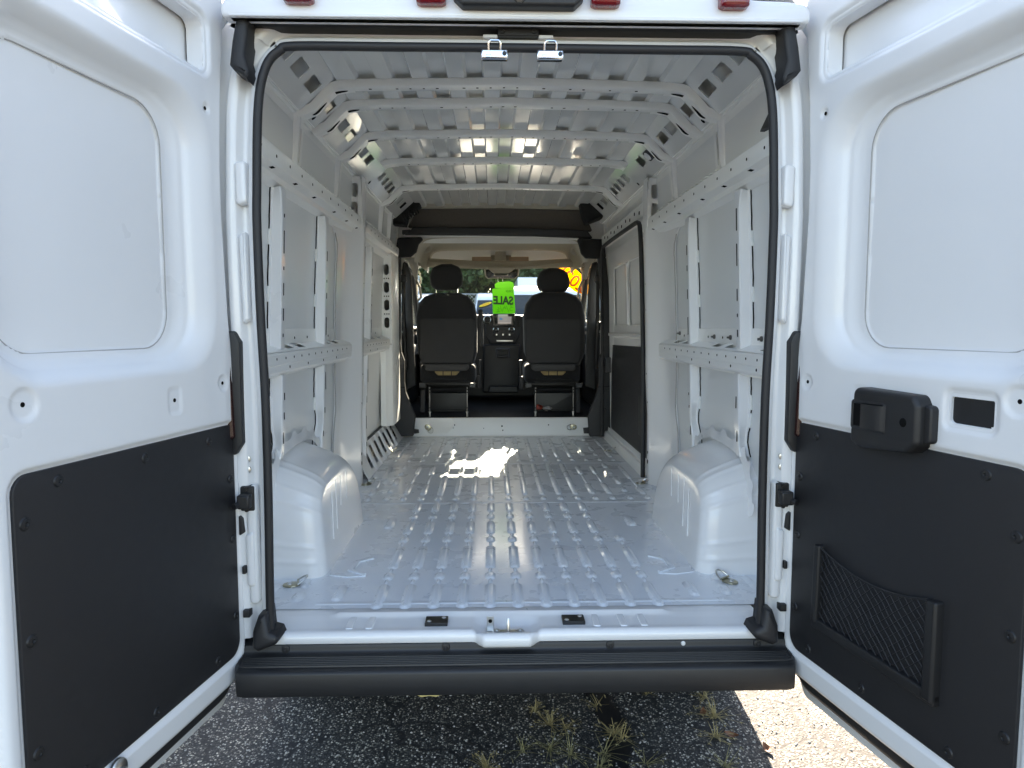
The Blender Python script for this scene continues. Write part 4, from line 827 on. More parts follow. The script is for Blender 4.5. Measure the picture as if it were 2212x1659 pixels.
    if s < 0: scr = [(0.651, 1.265), (0.371, 1.262), (0.091, 1.260), (0.742, 1.195), (0.742, 0.947), (0.742, 0.701), (-0.017, 1.123), (-0.019, 0.93), (-0.020, 0.679), (0.086, 0.580), (0.37, 0.580), (0.62, 0.58)]
    else: scr = [(0.06, 1.262), (0.66, 1.268), (0.742, 1.15), (0.742, 0.93), (0.742, 0.70), (-0.012, 1.12), (-0.015, 0.93), (-0.015, 0.69), (0.06, 0.582), (0.30, 0.580), (0.60, 0.578)]
    for a, c in scr: B().lathe([(0, 0.0015), (0.0035, 0.0015), (0.005, 0.0045), (0.012, 0.0035), (0.014, 0)], D(a, c, -0.004), N, 18).build('screw', 'black', board)
    # small fixing holes
    for a, c, h in ((0.046, 2.232, -0.008), (0.012, 1.426, -0.004), (0.73, 1.440, -0.005), (0.246, 1.398, -0.003)):
        B().lathe([(0, 0.0012), (0.0055, 0.0012), (0.0055, 0)], D(a, c, h), N, 12).build('hole', 'hole', door)
    # hinges between pillar and door
    for z in (0.78, 1.95):
        hg = B().tube([tuple(P0 + np.array([s * 0.03, 0.02, z - 0.045])), tuple(P0 + np.array([s * 0.03, 0.02, z + 0.045]))], 0.014, 12).build('hinge', 'white', door)
    if s < 0:
        st = B().lathe([(0, 0.030), (0.006, 0.030), (0.010, 0.024), (0.012, 0.012), (0.026, 0.010), (0.030, 0.006), (0.030, 0)], D(0.525, 0.520, -0.002), N, 22).build('bottom_bolt', 'zinc', door, 40)
    else:
        hz = lambda a, c, h: D(a, c, -0.006 + h)
        hs = B().slab(rpoly([(0.276, 1.434), (0.492, 1.430), (0.506, 1.405), (0.506, 1.31), (0.474, 1.283), (0.30, 1.268), (0.266, 1.285)], 0.02, 5), hz, 0.05, 0.014, 4).build('handle_housing', 'black', door, 50)
        B().slab(rpoly([(0.47, 1.412), (0.525, 1.405), (0.525, 1.315), (0.47, 1.305)], 0.012), hz, 0.028, 0.006).build('housing_base', 'black', hs, 40)
        # finger recess: raised frame round a deep dish, with the pull across it
        fr = rpoly([(0.276, 1.398), (0.402, 1.400), (0.402, 1.322), (0.276, 1.322)], 0.008)
        B().grid([[hz(a, c, h) for a, c in inset(ccw(fr), o)] for o, h in ((-0.002, 0.0505), (0.004, 0.0535), (0.008, 0.0515))], closed_v=True).build('recess_frame', 'black', hs, 50)
        B().slab(inset(ccw(fr), 0.008), hz, 0.0506, 0.0004, 1).build('recess_floor', 'hole', hs)
        B().grid([[hz(0.312 + dx, z, 0.052 + dh) for dx, dh in ((0, 0), (0.012, 0.008), (0.045, 0.011), (0.078, 0.008), (0.088, 0.0))] for z in (1.328, 1.335, 1.385, 1.393)]).build('pull', 'black', hs, 50)
        B().lathe([(0, 0.002), (0.010, 0.002), (0.012, 0.0)], hz(0.462, 1.360, 0.0495), N, 16).build('lock_hole', 'hole', hs)
        rr = rrect(0.553, 1.371, 0.669, 1.437, 0.012)
        B().grid([[D(a, c, h) for a, c in inset(ccw(rr), o)] for o, h in ((-0.008, -0.005), (0.0, -0.008), (0.001, -0.03))], closed_v=True).build('opening_rim', 'white', door, 60)
        B().slab(inset(ccw(rr), -0.004), lambda a, c, h: D(a, c, -0.019 + h), 0.006, 0.001, 1).build('cover_plate', 'black', door)
        # net pocket
        f0 = lambda a, c, h: D(a, c, -0.005 + h)
        pk = B().slab(rpoly([(0.092, 0.690), (0.118, 0.690), (0.122, 0.936), (0.096, 0.934)], 0.005), f0, 0.022, 0.006).build('net_pocket', 'black', door, 45)
        B().slab(rpoly([(0.530, 0.680), (0.566, 0.680), (0.566, 0.936), (0.532, 0.932)], 0.006), f0, 0.026, 0.008).build('pocket_rail', 'black', pk, 45)
        B().slab(rpoly([(0.092, 0.672), (0.566, 0.672), (0.566, 0.704), (0.092, 0.706)], 0.006), f0, 0.020, 0.006).build('pocket_rail', 'black', pk, 45)
        top = lambda a: 0.930 - 0.036 * (1 - ((a - 0.325) / 0.205) ** 2) - 0.0 * a
        B().tube([f0(a, top(a), 0.014) for a in np.linspace(0.12, 0.532, 16)], 0.0030, 6).build('elastic', 'rubber', pk)
        nb = B()
        for k in range(-14, 22):
            for sg in (1, -1):
                seg = []
                for q in np.linspace(0, 1, 40):
                    c = 0.706 + q * 0.235; a = 0.12 + k * 0.030 + sg * (c - 0.706) * 1.05
                    if 0.121 < a < 0.531 and c < top(a): seg.append(f0(a, c, 0.012 + 0.003 * math.sin(a * 40) * math.sin(c * 50)))
                if len(seg) > 2: nb.tube(seg[::4] + [seg[-1]] if (len(seg) - 1) % 4 else seg[::4], 0.0012, 4, False)
        nb.build('net', 'rubber', pk)
    return door
for s in (-1, 1): make_door(s)
# ------------------------------------------------------------------ cab
def c3(pts, y): return xz(C3, pts, y)
YS = 4.06
ZC = on(C3((900, 1455)), 'y', YS)[2]
# step riser across the front of the cargo floor
stp = B().grid([[(x, y, z) for y, z in ((YS - 0.03, ZF + 0.0015), (YS - 0.012, ZF + 0.006), (YS - 0.004, ZF + 0.03), (YS, ZC - 0.01), (YS + 0.006, ZC - 0.001), (YS + 0.03, ZC))] for x in np.linspace(-0.97, 0.97, 9)]).build('step_riser', 'inner', van, 50)
for p, r in (((620, 1498), .006), ((905, 1505), .008), ((910, 1530), .006), ((795, 1518), .004), ((1185, 1497), .006), ((612, 1516), .004)):
    q = on(C3(p), 'y', YS - 0.003); B().lathe([(0, 0.0012), (r, 0.0012), (r, 0)], (q[0], YS - 0.0032, q[2]), (0, -1, 0), 12).build('hole', 'hole', stp)
for p, d in (((463, 1515), (0.72, 0, -0.7)), ((1330, 1510), (-1, 0, 0.02))):
    q = on(C3(p), 'y', YS - 0.003); d = np.array(d); tie_ring((q[0], YS - 0.004, q[2]), (0, -1, 0), d / np.linalg.norm(d))
B().slab(rpoly(c3([(470, 1456), (610, 1456), (618, 1500), (580, 1545), (470, 1550)], YS), 0.012), Y(YS - 0.002), 0.004, 0.002).build('step_patch', 'inner', stp, 40)
cf = B().grid([[(x, y, ZC - 0.004) for x in (-0.97, 0.97)] for y in (YS + 0.02, 6.0)]).build('cab_floor', 'mat', van)

# dark trims round the opening to the cab
YT = 3.99
def trim(name, pts, y=YT, t=0.05, m='btrim', r=0.012, rc=0.012, parent=None):
    return B().slab(rpoly(c3(pts, y), rc, 4), Y(y), t, r, 3).build(name, m, parent or van, 45)
LT = trim('pillar_trim', [(272, 490), (300, 490), (297, 1000), (304, 1060), (322, 1110), (322, 1240), (330, 1300), (388, 1440), (375, 1562), (250, 1564), (252, 1265), (250, 900)])
RT = trim('pillar_trim', [(1478, 495), (1527, 495), (1542, 680), (1552, 900), (1562, 1110), (1568, 1562), (1428, 1564), (1418, 1440), (1472, 1300), (1480, 1240), (1478, 1110), (1502, 1060), (1508, 1000), (1495, 700)])
for o, pts in ((LT, ((274, 1292), (274, 1410))), (RT, ((1523, 1293), (1523, 1410)))):
    for p in pts:
        q = on(C3(p), 'y', YT - 0.05); B().lathe([(0, 0.001), (0.008, 0.001), (0.010, 0.004), (0.016, 0.004), (0.018, 0)], (q[0], YT - 0.05, q[2]), (0, -1, 0), 16).build('screw', 'black', o)
for pts, o in (([(376, 1520), (405, 1525), (408, 1545), (374, 1550)], LT), ([(1392, 1515), (1428, 1512), (1428, 1548), (1396, 1548)], RT)): trim('trim_tab', pts, YT + 0.02, 0.02, parent=o, r=0.003, rc=0.003)
trim('trim_joint', [(250, 1266), (322, 1270), (322, 1274), (250, 1270)], YT - 0.0495, 0.0012, 'hole', 0.0003, 0, LT)
trim('trim_joint', [(1480, 1268), (1566, 1262), (1566, 1266), (1480, 1272)], YT - 0.0495, 0.0012, 'hole', 0.0003, 0, RT)
trim('corner_bracket', [(280, 377), (447, 370), (405, 415), (392, 462), (355, 492), (264, 495)], YT - 0.01, 0.05, 'foam', rc=0.02)
trim('corner_bracket', [(1350, 378), (1515, 385), (1527, 502), (1405, 498), (1378, 470), (1366, 420)], YT - 0.01, 0.05, 'foam', rc=0.02)
bar = trim('header_bar', [(308, 358), (345, 345), (375, 311), (700, 316), (1100, 320), (1412, 332), (1448, 380), (1100, 366), (700, 360)], YT - 0.02, 0.05, 'btrim', rc=0.006)
trim('bar_end', [(308, 330), (360, 326), (345, 352), (308, 356)], YT - 0.03, 0.05, 'btrim', parent=bar, rc=0.004)
trim('header_felt', [(400, 204), (900, 200), (1390, 212), (1445, 338), (1100, 322), (700, 317), (340, 316)], YT + 0.03, 0.05, 'felt', 0.01, 0.01)
ps = trim('header_strip', [(415, 150), (900, 150), (1380, 172), (1392, 216), (900, 205), (400, 208)], YT + 0.05, 0.06, 'liner', 0.01, 0.01)
wav = []
for i, px in enumerate(range(440, 1360, 20)): wav.append(on(C3((px, 188 + 0.012 * (px - 440) + (-8 if (px // 80) % 2 else 0))), 'y', YT - 0.008))
B().tube(wav, 0.006, 6).build('strip_swage', 'liner', ps)
trim('gutter', [(318, 358), (700, 360), (1100, 366), (1445, 379), (1445, 392), (1100, 376), (700, 370), (318, 372)], YT + 0.01, 0.03, 'inner', 0.004, 0)
trim('corner_duct', [(212, 222), (300, 178), (340, 150), (372, 110), (398, 114), (424, 196), (388, 216), (348, 262), (336, 312), (236, 302), (222, 262)], 3.90, 0.13, 'foam', 0.025, 0.008)
trim('corner_duct', [(1363, 152), (1420, 124), (1492, 136), (1527, 182), (1496, 268), (1404, 302), (1384, 262), (1368, 202)], 3.90, 0.13, 'foam', 0.025, 0.008)
dk = B()
for k in range(7): dk.tube([on(C3((300 + 14 * k, 235 - 9 * k)), 'y', 3.765), on(C3((322 + 14 * k, 275 - 8 * k)), 'y', 3.765)], 0.006, 6)
dk.build('duct_ribs', 'foam', van)
# body structure beside and above the opening
for s in (-1, 1):
    B().box((min(s * .905, s * 1.0), 3.97, 0.60), (max(s * .905, s * 1.0), 4.16, 2.52)).build('cab_pillar', 'inner', van, bevel=0.01)
B().grid([[(x, 4.05 + 0.0 * x, z) for x in (-0.93, 0.93)] for z in (2.33, 2.70)]).build('bulkhead', 'inner', van)
# headliner vault
op = smooth_path([(392, 520), (402, 470), (425, 412), (470, 385), (600, 377), (900, 373), (1200, 378), (1320, 388), (1365, 412), (1395, 470), (1408, 520)], 4)
o1 = xz(C3, op, 4.06); cen = np.array([-0.0, 2.10])
def sc(k, dz=0): return [(cen[0] + (x - cen[0]) * k, cen[1] + (z - cen[1]) * k + dz) for x, z in o1]
B().grid([[(x, y, z) for x, z in ring] for ring, y in ((sc(1.03), 4.04), (o1, 4.05), (sc(0.975), 4.08), (sc(0.965), 4.16), (sc(0.99), 4.30), (sc(1.02), 4.6), (sc(1.03, 0.01), 5.05), (sc(1.03, 0.0), 5.42))]).build('headliner', 'liner', van, 40)
B().tube([(x, 4.15, z) for x, z in sc(0.985)], 0.008, 6).build('headliner_piping', 'liner', van)
trim('shelf_back', [(360, 380), (1440, 380), (1440, 535), (360, 535)], 5.40, 0.02, 'linerd', 0.004, 0.02)
trim('shelf_lip', [(402, 505), (425, 488), (480, 499), (700, 512), (900, 520), (1100, 512), (1320, 499), (1375, 488), (1398, 505), (1398, 540), (1370, 552), (1000, 562), (900, 566), (800, 562), (430, 550), (402, 540)], 5.20, 0.06, 'liner', 0.015, 0.01)
for pts in ([(437, 516), (470, 514), (812, 548), (806, 558), (450, 542), (437, 534)], [(978, 550), (1300, 516), (1350, 520), (1352, 532), (1330, 540), (985, 562)]): trim('sun_visor', pts, 5.13, 0.025, 'liner', 0.008, 0.006)
trim('roof_console', [(805, 548), (992, 548), (968, 572), (945, 588), (855, 588), (835, 572)], 5.12, 0.05, 'liner', 0.012, 0.008)
trim('shelf_divider', [(866, 446), (925, 446), (930, 512), (860, 512)], 5.30, 0.06, 'liner', 0.008, 0.006)
trim('shelf_divider', [(840, 462), (866, 462), (866, 512), (836, 512)], 5.33, 0.03, 'linerd', 0.005, 0.004)
trim('shelf_divider', [(928, 462), (958, 462), (960, 512), (928, 512)], 5.33, 0.03, 'linerd', 0.005, 0.004)
for a, c, nm in ((725, 840, 0), (948, 1065, 1)): trim('shelf_panel', [(a, 488), (c, 488), (c, 514), (a, 512)], 5.16, 0.02, 'card', 0.003, 0.003)
for p in ((445, 432), (1352, 445)): q = on(C3(p), 'y', 4.5); B().lathe([(0.055, 0), (0.062, 0.012), (0.05, 0.02), (0.03, 0.012), (0, 0.010)], q, (0, -0.75, -0.65), 22).build('roof_speaker', 'liner', van, 50)
# mirror
mr = trim('rear_view_mirror', [(797, 560), (1012, 556), (1005, 604), (984, 620), (818, 620), (803, 606)], 5.40, 0.03, 'liner', 0.008, 0.012)
trim('mirror_glass', [(806, 564), (1003, 561), (997, 602), (980, 614), (822, 614), (811, 603)], 5.371, 0.006, 'dglass', 0.002, 0.01, mr)

# cab side structure: doors with window openings, A-pillars, roof cap, windscreen
for s in (-1, 1):
    B().plate(rpoly([(4.12, 0.45), (6.35, 0.45), (6.45, 1.30), (6.15, 1.62), (5.32, 2.30), (4.12, 2.56)], 0.03), [rpoly([(4.40, 1.60), (5.98, 1.58), (5.30, 2.14), (4.42, 2.16)], 0.05, 5)], lambda a, bb, h, s=s: (s * (xw(min(bb, 2.5)) - h), a, bb), 0.01).build('cab_side', 'white', van, 30)
    cd_ = empty('cab_door', (0, 0, 0), van)
    B().slab(rpoly([(4.16, 0.80), (5.75, 0.80), (5.75, 1.50), (4.16, 1.54)], 0.06), lambda a, bb, h, s=s: (s * (0.985 - h), a, bb), 0.075, 0.02).build('door_panel', 'dash', cd_, 45)
    B().slab(rpoly([(4.6, 1.30), (5.5, 1.30), (5.55, 1.40), (4.6, 1.42)], 0.03), lambda a, bb, h, s=s: (s * (0.915 - h), a, bb), 0.055, 0.02).build('armrest', 'clothg', cd_, 45)
    B().tube([(s * 0.938, *p) for p in rpoly([(4.42, 1.58), (5.95, 1.56), (5.28, 2.16), (4.44, 2.18)], 0.06, 5)] , 0.028, 8).build('window_frame', 'btrim', cd_)
    B().grid([[(s * (xw(z) - 0.006), y, z) for z in (1.56, 2.18)] for y in (4.38, 6.0)]).build('window_glass', 'glass', cd_)
    B().tube([(s * 0.90, 4.30, 2.12), (s * 0.905, 4.30, 1.75), (s * 0.89, 4.32, 1.2)], 0.018, 6).build('seat_belt', 'black', van)
    B().slab(rrect(s * 0.90 - 0.03, 2.0, s * 0.90 + 0.03, 2.07, 0.015), Y(4.30), 0.03, 0.01).build('belt_guide', 'black', van, 45)
    # A-pillar with pale trim and grab handle
    A = [(0.915, 5.30, 2.22), (0.94, 5.55, 2.03), (0.975, 5.85, 1.82), (0.985, 6.12, 1.64)]
    ap = B().tube([(s * x, y, z) for x, y, z in A], [0.045, 0.038, 0.038, 0.042], 10).build('windscreen_pillar', 'liner', van)
    B().tube([(s * x, y, z) for x, y, z in ((0.905, 5.42, 2.10), (0.875, 5.50, 2.02), (0.875, 5.62, 1.92), (0.925, 5.72, 1.88))], 0.013, 8).build('grab_handle', 'liner', ap)
    trim('pillar_liner', [(300, 497), (395, 492), (398, 560), (396, 640), (380, 620), (362, 560), (345, 520)] if s < 0 else [(1395, 492), (1478, 498), (1446, 525), (1430, 560), (1408, 640), (1396, 600)], 4.45, 0.03, 'liner', 0.01, 0.012)
B().grid([[(x, y, z) for x, z in ((-0.95, z0 - .16), (-0.87, z0 - 0.05), (-0.7, z0), (0, z0 + 0.03), (0.7, z0), (0.87, z0 - 0.05), (0.95, z0 - .16))] for y, z0 in ((4.1, 2.70), (4.4, 2.70), (4.8, 2.60), (5.2, 2.38), (5.40, 2.27))]).build('cab_roof', 'white', van, 50)
ws = B().grid([[(x * k, y - 0.06 * (abs(x) ** 2), z) for x in np.linspace(-0.93, 0.93, 9)] for y, z, k in ((5.36, 2.27, 0.98), (5.75, 2.0, 1.02), (6.20, 1.68, 1.06))]).build('windscreen', 'glass', van, 60)
B().grid([[(x, y, z) for x in (-0.97, -0.6, 0, 0.6, 0.97)] for y, z in ((6.15, 1.64), (6.30, 1.58), (6.75, 1.38), (6.95, 1.18), (7.0, 0.8), (6.98, 0.42))]).build('bonnet', 'white', van, 50)
for s in (-1, 1): B().grid([[(s * x, y, z) for y, z, x in ((6.15, 1.64, .97), (6.35, 1.56, .98), (6.75, 1.38, .97), (6.95, 1.18, .97))], [(s * x, y, z) for y, z, x in ((6.15, 0.45, .98), (6.35, 0.45, .98), (6.75, 0.45, .98), (6.97, 0.45, .97))]]).build('front_wing', 'white', van, 40)

# dashboard
DY = 5.45
da = B().slab(rpoly([(-0.90, 0.80), (0.90, 0.80), (0.90, 1.64), (0.80, 1.722), (-0.80, 1.722), (-0.90, 1.64)], 0.04), Y(6.05), 0.60, 0.04, 4).build('dashboard', 'dash', van, 50)
def dtrim(n, pts, t0, t, m='dash', r=0.006, rc=0.008): return B().slab(rpoly(c3(pts, DY - t0), rc, 4), Y(DY - t0), t, r, 3).build(n, m, da, 45)
dtrim('centre_stack', [(800, 838), (1022, 838), (1010, 960), (985, 1012), (835, 1012), (805, 960)], 0.0, 0.05, 'dash', 0.012, 0.02)
dtrim('screen_bezel', [(848, 830), (984, 829), (982, 900), (852, 902)], 0.03, 0.05, 'dglass', 0.006, 0.008)
dtrim('screen', [(880, 846), (963, 846), (961, 889), (880, 889)], 0.081, 0.002, 'screen', 0.0005, 0)
dtrim('screen_bar', [(880, 882), (961, 882), (961, 889), (880, 889)], 0.0832, 0.001, 'screenw', 0.0003, 0)
dtrim('screen_tile', [(891, 855), (907, 855), (907, 867), (891, 867)], 0.0832, 0.001, 'screenb', 0.0003, 0)
dtrim('radio_panel', [(852, 905), (985, 905), (980, 962), (965, 972), (865, 972), (850, 960)], 0.04, 0.02, 'black', 0.005, 0.01)
for p in ((868, 925), (963, 925)):
    q = on(C3(p), 'y', DY - 0.06); k = B().lathe([(0, 0.022), (0.020, 0.022), (0.024, 0.016), (0.024, 0)], (q[0], DY - 0.06, q[2]), (0, -1, 0), 22).build('knob', 'black', da); B().lathe([(0.024, 0.014), (0.031, 0.010), (0.034, 0.004), (0.034, 0)], (q[0], DY - 0.06, q[2]), (0, -1, 0), 24).build('knob_ring', 'zinc', k)
q = on(C3((817, 866)), 'y', DY - 0.05); k = B().lathe([(0, 0.01), (0.03, 0.012), (0.036, 0.02), (0.042, 0.014), (0.046, 0)], (q[0], DY - 0.05, q[2]), (0, -1, 0.1), 24).build('shift_knob', 'black', da); B().lathe([(0.034, 0.021), (0.039, 0.024), (0.044, 0.018)], (q[0], DY - 0.05, q[2]), (0, -1, 0.1), 24).build('knob_ring', 'zinc', k)
for i in range(8): dtrim('button', [(868 + 13 * i, 950), (877 + 13 * i, 950), (877 + 13 * i, 960), (868 + 13 * i, 960)], 0.06, 0.004, 'black' if i % 3 else 'zinc', 0.001, 0.001)
dtrim('slot_trim', [(872, 988), (972, 988), (970, 997), (874, 997)], 0.048, 0.006, 'zinc', 0.002, 0.002)
for x0 in (1008,):
    v = dtrim('air_vent', [(1002, 845), (1030, 845), (1030, 908), (1004, 908)], 0.03, 0.03, 'black', 0.006, 0.006)
    for i in range(5): dtrim('vane', [(1006, 853 + 11 * i), (1028, 853 + 11 * i), (1028, 857 + 11 * i), (1006, 857 + 11 * i)], 0.06, 0.008, 'dash', 0.002, 0)
lc = trim('lower_console', [(795, 1012), (1015, 1012), (1008, 1250), (990, 1300), (785, 1300), (790, 1250)], 5.35, 0.08, 'dash', 0.02, 0.02)
fr = xz(C3, rpoly([(865, 1036), (956, 1036), (950, 1095), (872, 1095)], 8), 5.20)
B().grid([[(x, 5.26 - h, z) for x, z in inset(ccw(fr), o)] for o, h in ((0, 0), (0, 0.05), (0.008, 0.06), (0.022, 0.06), (0.026, 0.05), (0.026, 0.0))], closed_v=True).build('cup_holder', 'clothg', lc, 45)
trim('console_tray', [(830, 1262), (1000, 1262), (1005, 1302), (820, 1302)], 5.22, 0.06, 'dash', 0.012, 0.01, lc)
B().tube([(-0.46 + 0.19 * math.cos(q), 5.12 - 0.07 * math.sin(q), 1.58 + 0.18 * math.sin(q)) for q in np.linspace(0, 2 * math.pi, 28)], 0.016, 8).build('steering_wheel', 'black', van)

# dark door frames either side of the seats
trim('door_frame', [(306, 512), (338, 526), (358, 590), (368, 700), (376, 1000), (390, 1260), (330, 1290), (328, 1100), (312, 1000), (316, 700)], 4.55, 0.04, 'btrim', 0.012, 0.02)
trim('door_frame', [(1482, 512), (1446, 526), (1430, 590), (1420, 700), (1410, 1000), (1400, 1260), (1470, 1290), (1474, 1100), (1478, 1000), (1470, 700)], 4.55, 0.04, 'btrim', 0.012, 0.02)
# seats
def seat(dx, back, head, name_label):
    st = empty('front_seat', (0, 0, 0), van); st['label'] = name_label
    yb = 4.34
    def sl(n, pts, y, t, m, r, rc, par=None): return B().slab(rpoly(c3([(p[0] + dx, p[1]) for p in pts], y), rc, 6), Y(y), t, r, 5).build(n, m, par or st, 50)
    bk = sl('backrest', back, yb + 0.10, 0.16, 'cloth', 0.05, 0.03)
    x0, x1 = min(p[0] for p in back) + 6, max(p[0] for p in back) - 6
    sl('back_panel', [(x0 + 10, 856), (x1 - 10, 856), (x1 - 8, 1060), (x1 - 20, 1128), (x0 + 20, 1128), (x0 + 8, 1060)], yb - 0.04, 0.022, 'clothb', 0.012, 0.035, bk)
    hd = sl('headrest', head, yb + 0.10, 0.12, 'cloth', 0.045, 0.06)
    hx0, hx1 = min(p[0] for p in head), max(p[0] for p in head); zb = max(p[1] for p in head)
    for px in (hx0 + 32, hx1 - 33):
        a = on(C3((px + dx, zb - 22)), 'y', yb + 0.02); c = on(C3((px + dx, zb + 26)), 'y', yb + 0.02); B().tube([a, c], 0.008, 10).build('headrest_stem', 'chrome', hd)
        B().lathe([(0.014, 0.018), (0.017, 0.010), (0.020, 0)], c, (0, 0, 1), 12).build('stem_guide', 'black', hd)
    sl('cushion', [(x0 + 40, 1128), (x1 - 40, 1128), (x1 - 44, 1158), (x1 - 60, 1172), (x0 + 60, 1172), (x0 + 44, 1158)], yb + 0.02, 0.10, 'clothg', 0.03, 0.02)
    sl('cushion_foam', [(x0 + 90, 1168), (x1 - 90, 1168), (x1 - 120, 1198), (x0 + 120, 1198)], yb + 0.06, 0.06, 'padfoam', 0.02, 0.02)
    b = B()
    for px in (x0 + 150, x1 - 150): b.tube([on(C3((px + dx, 1166)), 'y', yb - 0.02), on(C3((px + dx, 1202)), 'y', yb - 0.02)], 0.004, 6)
    b.build('cushion_wire', 'dark', st)
    b = B(); 
    yf = 4.18
    fm = None
    for py in (1222, 1285, 1408):
        w = 0 if py < 1300 else 0
        o = B().tube([on(C3((x0 + 75 + dx, py)), 'y', yf), on(C3((x1 - 60 + dx, py)), 'y', yf)], 0.0075 if py != 1408 else 0.005, 8).build('seat_crossbar', 'dark', st)
    for px in (x0 + 70, x1 - 55):
        o = B().slab(c3([(px - 5 + dx, 1270), (px + 5 + dx, 1270), (px + 5 + dx, 1420), (px - 5 + dx, 1420)], yf - 0.02), Y(yf - 0.02), 0.02, 0.004).build('seat_leg', 'gun', st, 40)
        q = on(C3((px + dx, 1440)), 'y', yf - 0.03); B().lathe([(0.010, 0), (0.010, 0.035), (0.014, 0.036), (0.014, 0.048), (0, 0.05)], (q[0], yf - 0.03, ZC), (0, 0, 1), 10).build('leg_bolt', 'zinc', o)
        for py in (1285, 1302, 1395): h = on(C3((px + dx, py)), 'y', yf - 0.0405); B().lathe([(0, 0.001), (0.006, 0.001), (0.006, 0)], (h[0], yf - 0.0402, h[2]), (0, -1, 0), 10).build('hole', 'hole', o)
    for px in (x0 + 28, x1 - 22):
        sl('seat_rail', [(px - 22, 1245), (px + 22, 1245), (px + 20, 1275), (px - 20, 1275)], yf + 0.02, 0.03, 'dark', 0.006, 0.004)
    sl('side_shield', [(x0 + 18, 1285), (x0 + 46, 1285), (x0 + 44, 1420), (x0 + 16, 1420)] if dx == 0 and x0 < 700 else [(x1 - 46, 1275), (x1 - 18, 1275), (x1 - 14, 1420), (x1 - 42, 1420)], yf + 0.05, 0.04, 'clothb', 0.006, 0.008)
    xa_, xb_ = on(C3((x0 + 6, 1150)), 'y', yb)[0], on(C3((x1 - 6, 1150)), 'y', yb)[0]
    B().box((xa_, yb + 0.06, 1.05), (xb_, yb + 0.58, 1.24)).build('seat_cushion', 'cloth', st, bevel=0.05, seg=4)
    sl('seat_underside', [(x0 + 8, 1120), (x1 - 8, 1120), (x1 - 20, 1262), (x0 + 20, 1262)], yb + 0.40, 0.05, 'dark', 0.01, 0.01)
    sl('seat_box', [(x0 + 60, 1300), (x1 - 50, 1300), (x1 - 50, 1440), (x0 + 60, 1440)], yf + 0.45, 0.05, 'dark', 0.01, 0.01)
    return st, bk
BL = [(436, 1130), (406, 1060), (395, 850), (410, 772), (448, 728), (510, 708), (648, 706), (708, 728), (742, 775), (757, 850), (757, 1060), (738, 1130)]
HL = [(475, 610), (490, 556), (545, 534), (605, 534), (658, 556), (672, 612), (668, 660), (640, 690), (508, 690), (480, 660)]
s1, b1 = seat(0, BL, HL, 'driver side front seat with a folded armrest')
BR = [(1068, 1135), (1036, 1060), (1030, 850), (1046, 772), (1085, 720), (1140, 702), (1280, 702), (1340, 722), (1378, 772), (1394, 850), (1394, 1060), (1362, 1135)]
HR = [(1112, 630), (1128, 580), (1180, 558), (1240, 558), (1292, 580), (1308, 632), (1304, 676), (1276, 705), (1144, 705), (1116, 676)]
s2, b2 = seat(0, BR, HR, 'passenger side front seat')
ar = B().slab(rpoly(c3([(762, 805), (790, 803), (796, 1028), (770, 1030)], 4.45), 0.02, 5), Y(4.45), 0.07, 0.018).build('armrest', 'clothg', s1, 45)
for pts, sx in (([(752, 1200), (775, 1200), (782, 1275), (756, 1275)], s1), ([(1005, 1205), (1035, 1205), (1035, 1285), (1008, 1280)], s2)): B().slab(rpoly(c3(pts, 4.4), 0.01), Y(4.4), 0.05, 0.01).build('recliner_cover', 'clothb', sx, 45)
for pts, sx in (([(762, 1105), (782, 1105), (778, 1200), (764, 1200)], s1), ([(1006, 1108), (1026, 1108), (1022, 1205), (1008, 1205)], s2)): B().slab(rpoly(c3(pts, 4.42), 0.006), Y(4.42), 0.03, 0.006).build('belt_buckle', 'black', sx, 45)
# clear wrap left on the driver's backrest
wp = B(); q0 = on(C3((540, 708)), 'y', 4.26)
wp.grid([[(q0[0] + 0.075 * (u - 0.5) * 2, 4.24 - 0.02 * math.sin(u * 7 + w * 3), q0[2] + 0.02 * math.sin(u * 9) * w + 0.03 * w - 0.015 - 0.02 * u) for u in np.linspace(0, 1, 14)] for w in np.linspace(0, 1, 5)])
tag(wp.build('plastic_wrap', 'glass', None), 'scrap of clear plastic wrap on top of the driver seat backrest', 'wrap')

# card hanging in the windscreen, sticker on the glass
YG = 5.62
gt = tag(empty('sale_tag', tuple(on(C3((918, 830)), 'y', YG))), 'bright green SALE card hanging below the mirror inside the windscreen', 'sale tag')
base = np.array(gt.location)
def rel(fn): return lambda *a: tuple(np.array(fn(*a)) - base)
bd = xz(C3, [(846, 680), (976, 672), (986, 828), (850, 832)], YG)
card = B().slab(rpoly(bd, 0.012), rel(Y(YG)), 0.002, 0.0005, 1).build('card', 'card_green', gt)
tabp = xz(C3, [(862, 676), (862, 652), (878, 640), (950, 634), (972, 642), (978, 664), (978, 676)], YG)
B().slab(rpoly(tabp, 0.012), rel(Y(YG + 0.004)), 0.002, 0.0005, 1).build('card_tab', 'card_green', gt)
B().tube([rel(lambda: on(C3((880, 618)), 'y', YG))(), rel(lambda: on(C3((882, 642)), 'y', YG))()], 0.0012, 5).build('string', 'white_pl', gt)
B().tube([rel(lambda: on(C3((905, 618)), 'y', YG))(), rel(lambda: on(C3((912, 640)), 'y', YG))()], 0.0012, 5).build('string', 'white_pl', gt)
tc_ = on(C3((913, 752)), 'y', YG - 0.004)
text('SALE', 0.125, rel(lambda a, bb: (tc_[0] + a * 0.84, YG - 0.004, tc_[2] + bb - 0.03 * a)), 'lettering', 'ink', gt, mirror=True, bold=0.005)
def scribble(pts, y=YG - 0.0045, r=0.0016):
    for seg in pts: B().tube([tuple(on(C3(p), 'y', y) - base) for p in smooth_path(seg, 4)], r, 4).build('handwriting', 'ink', gt)
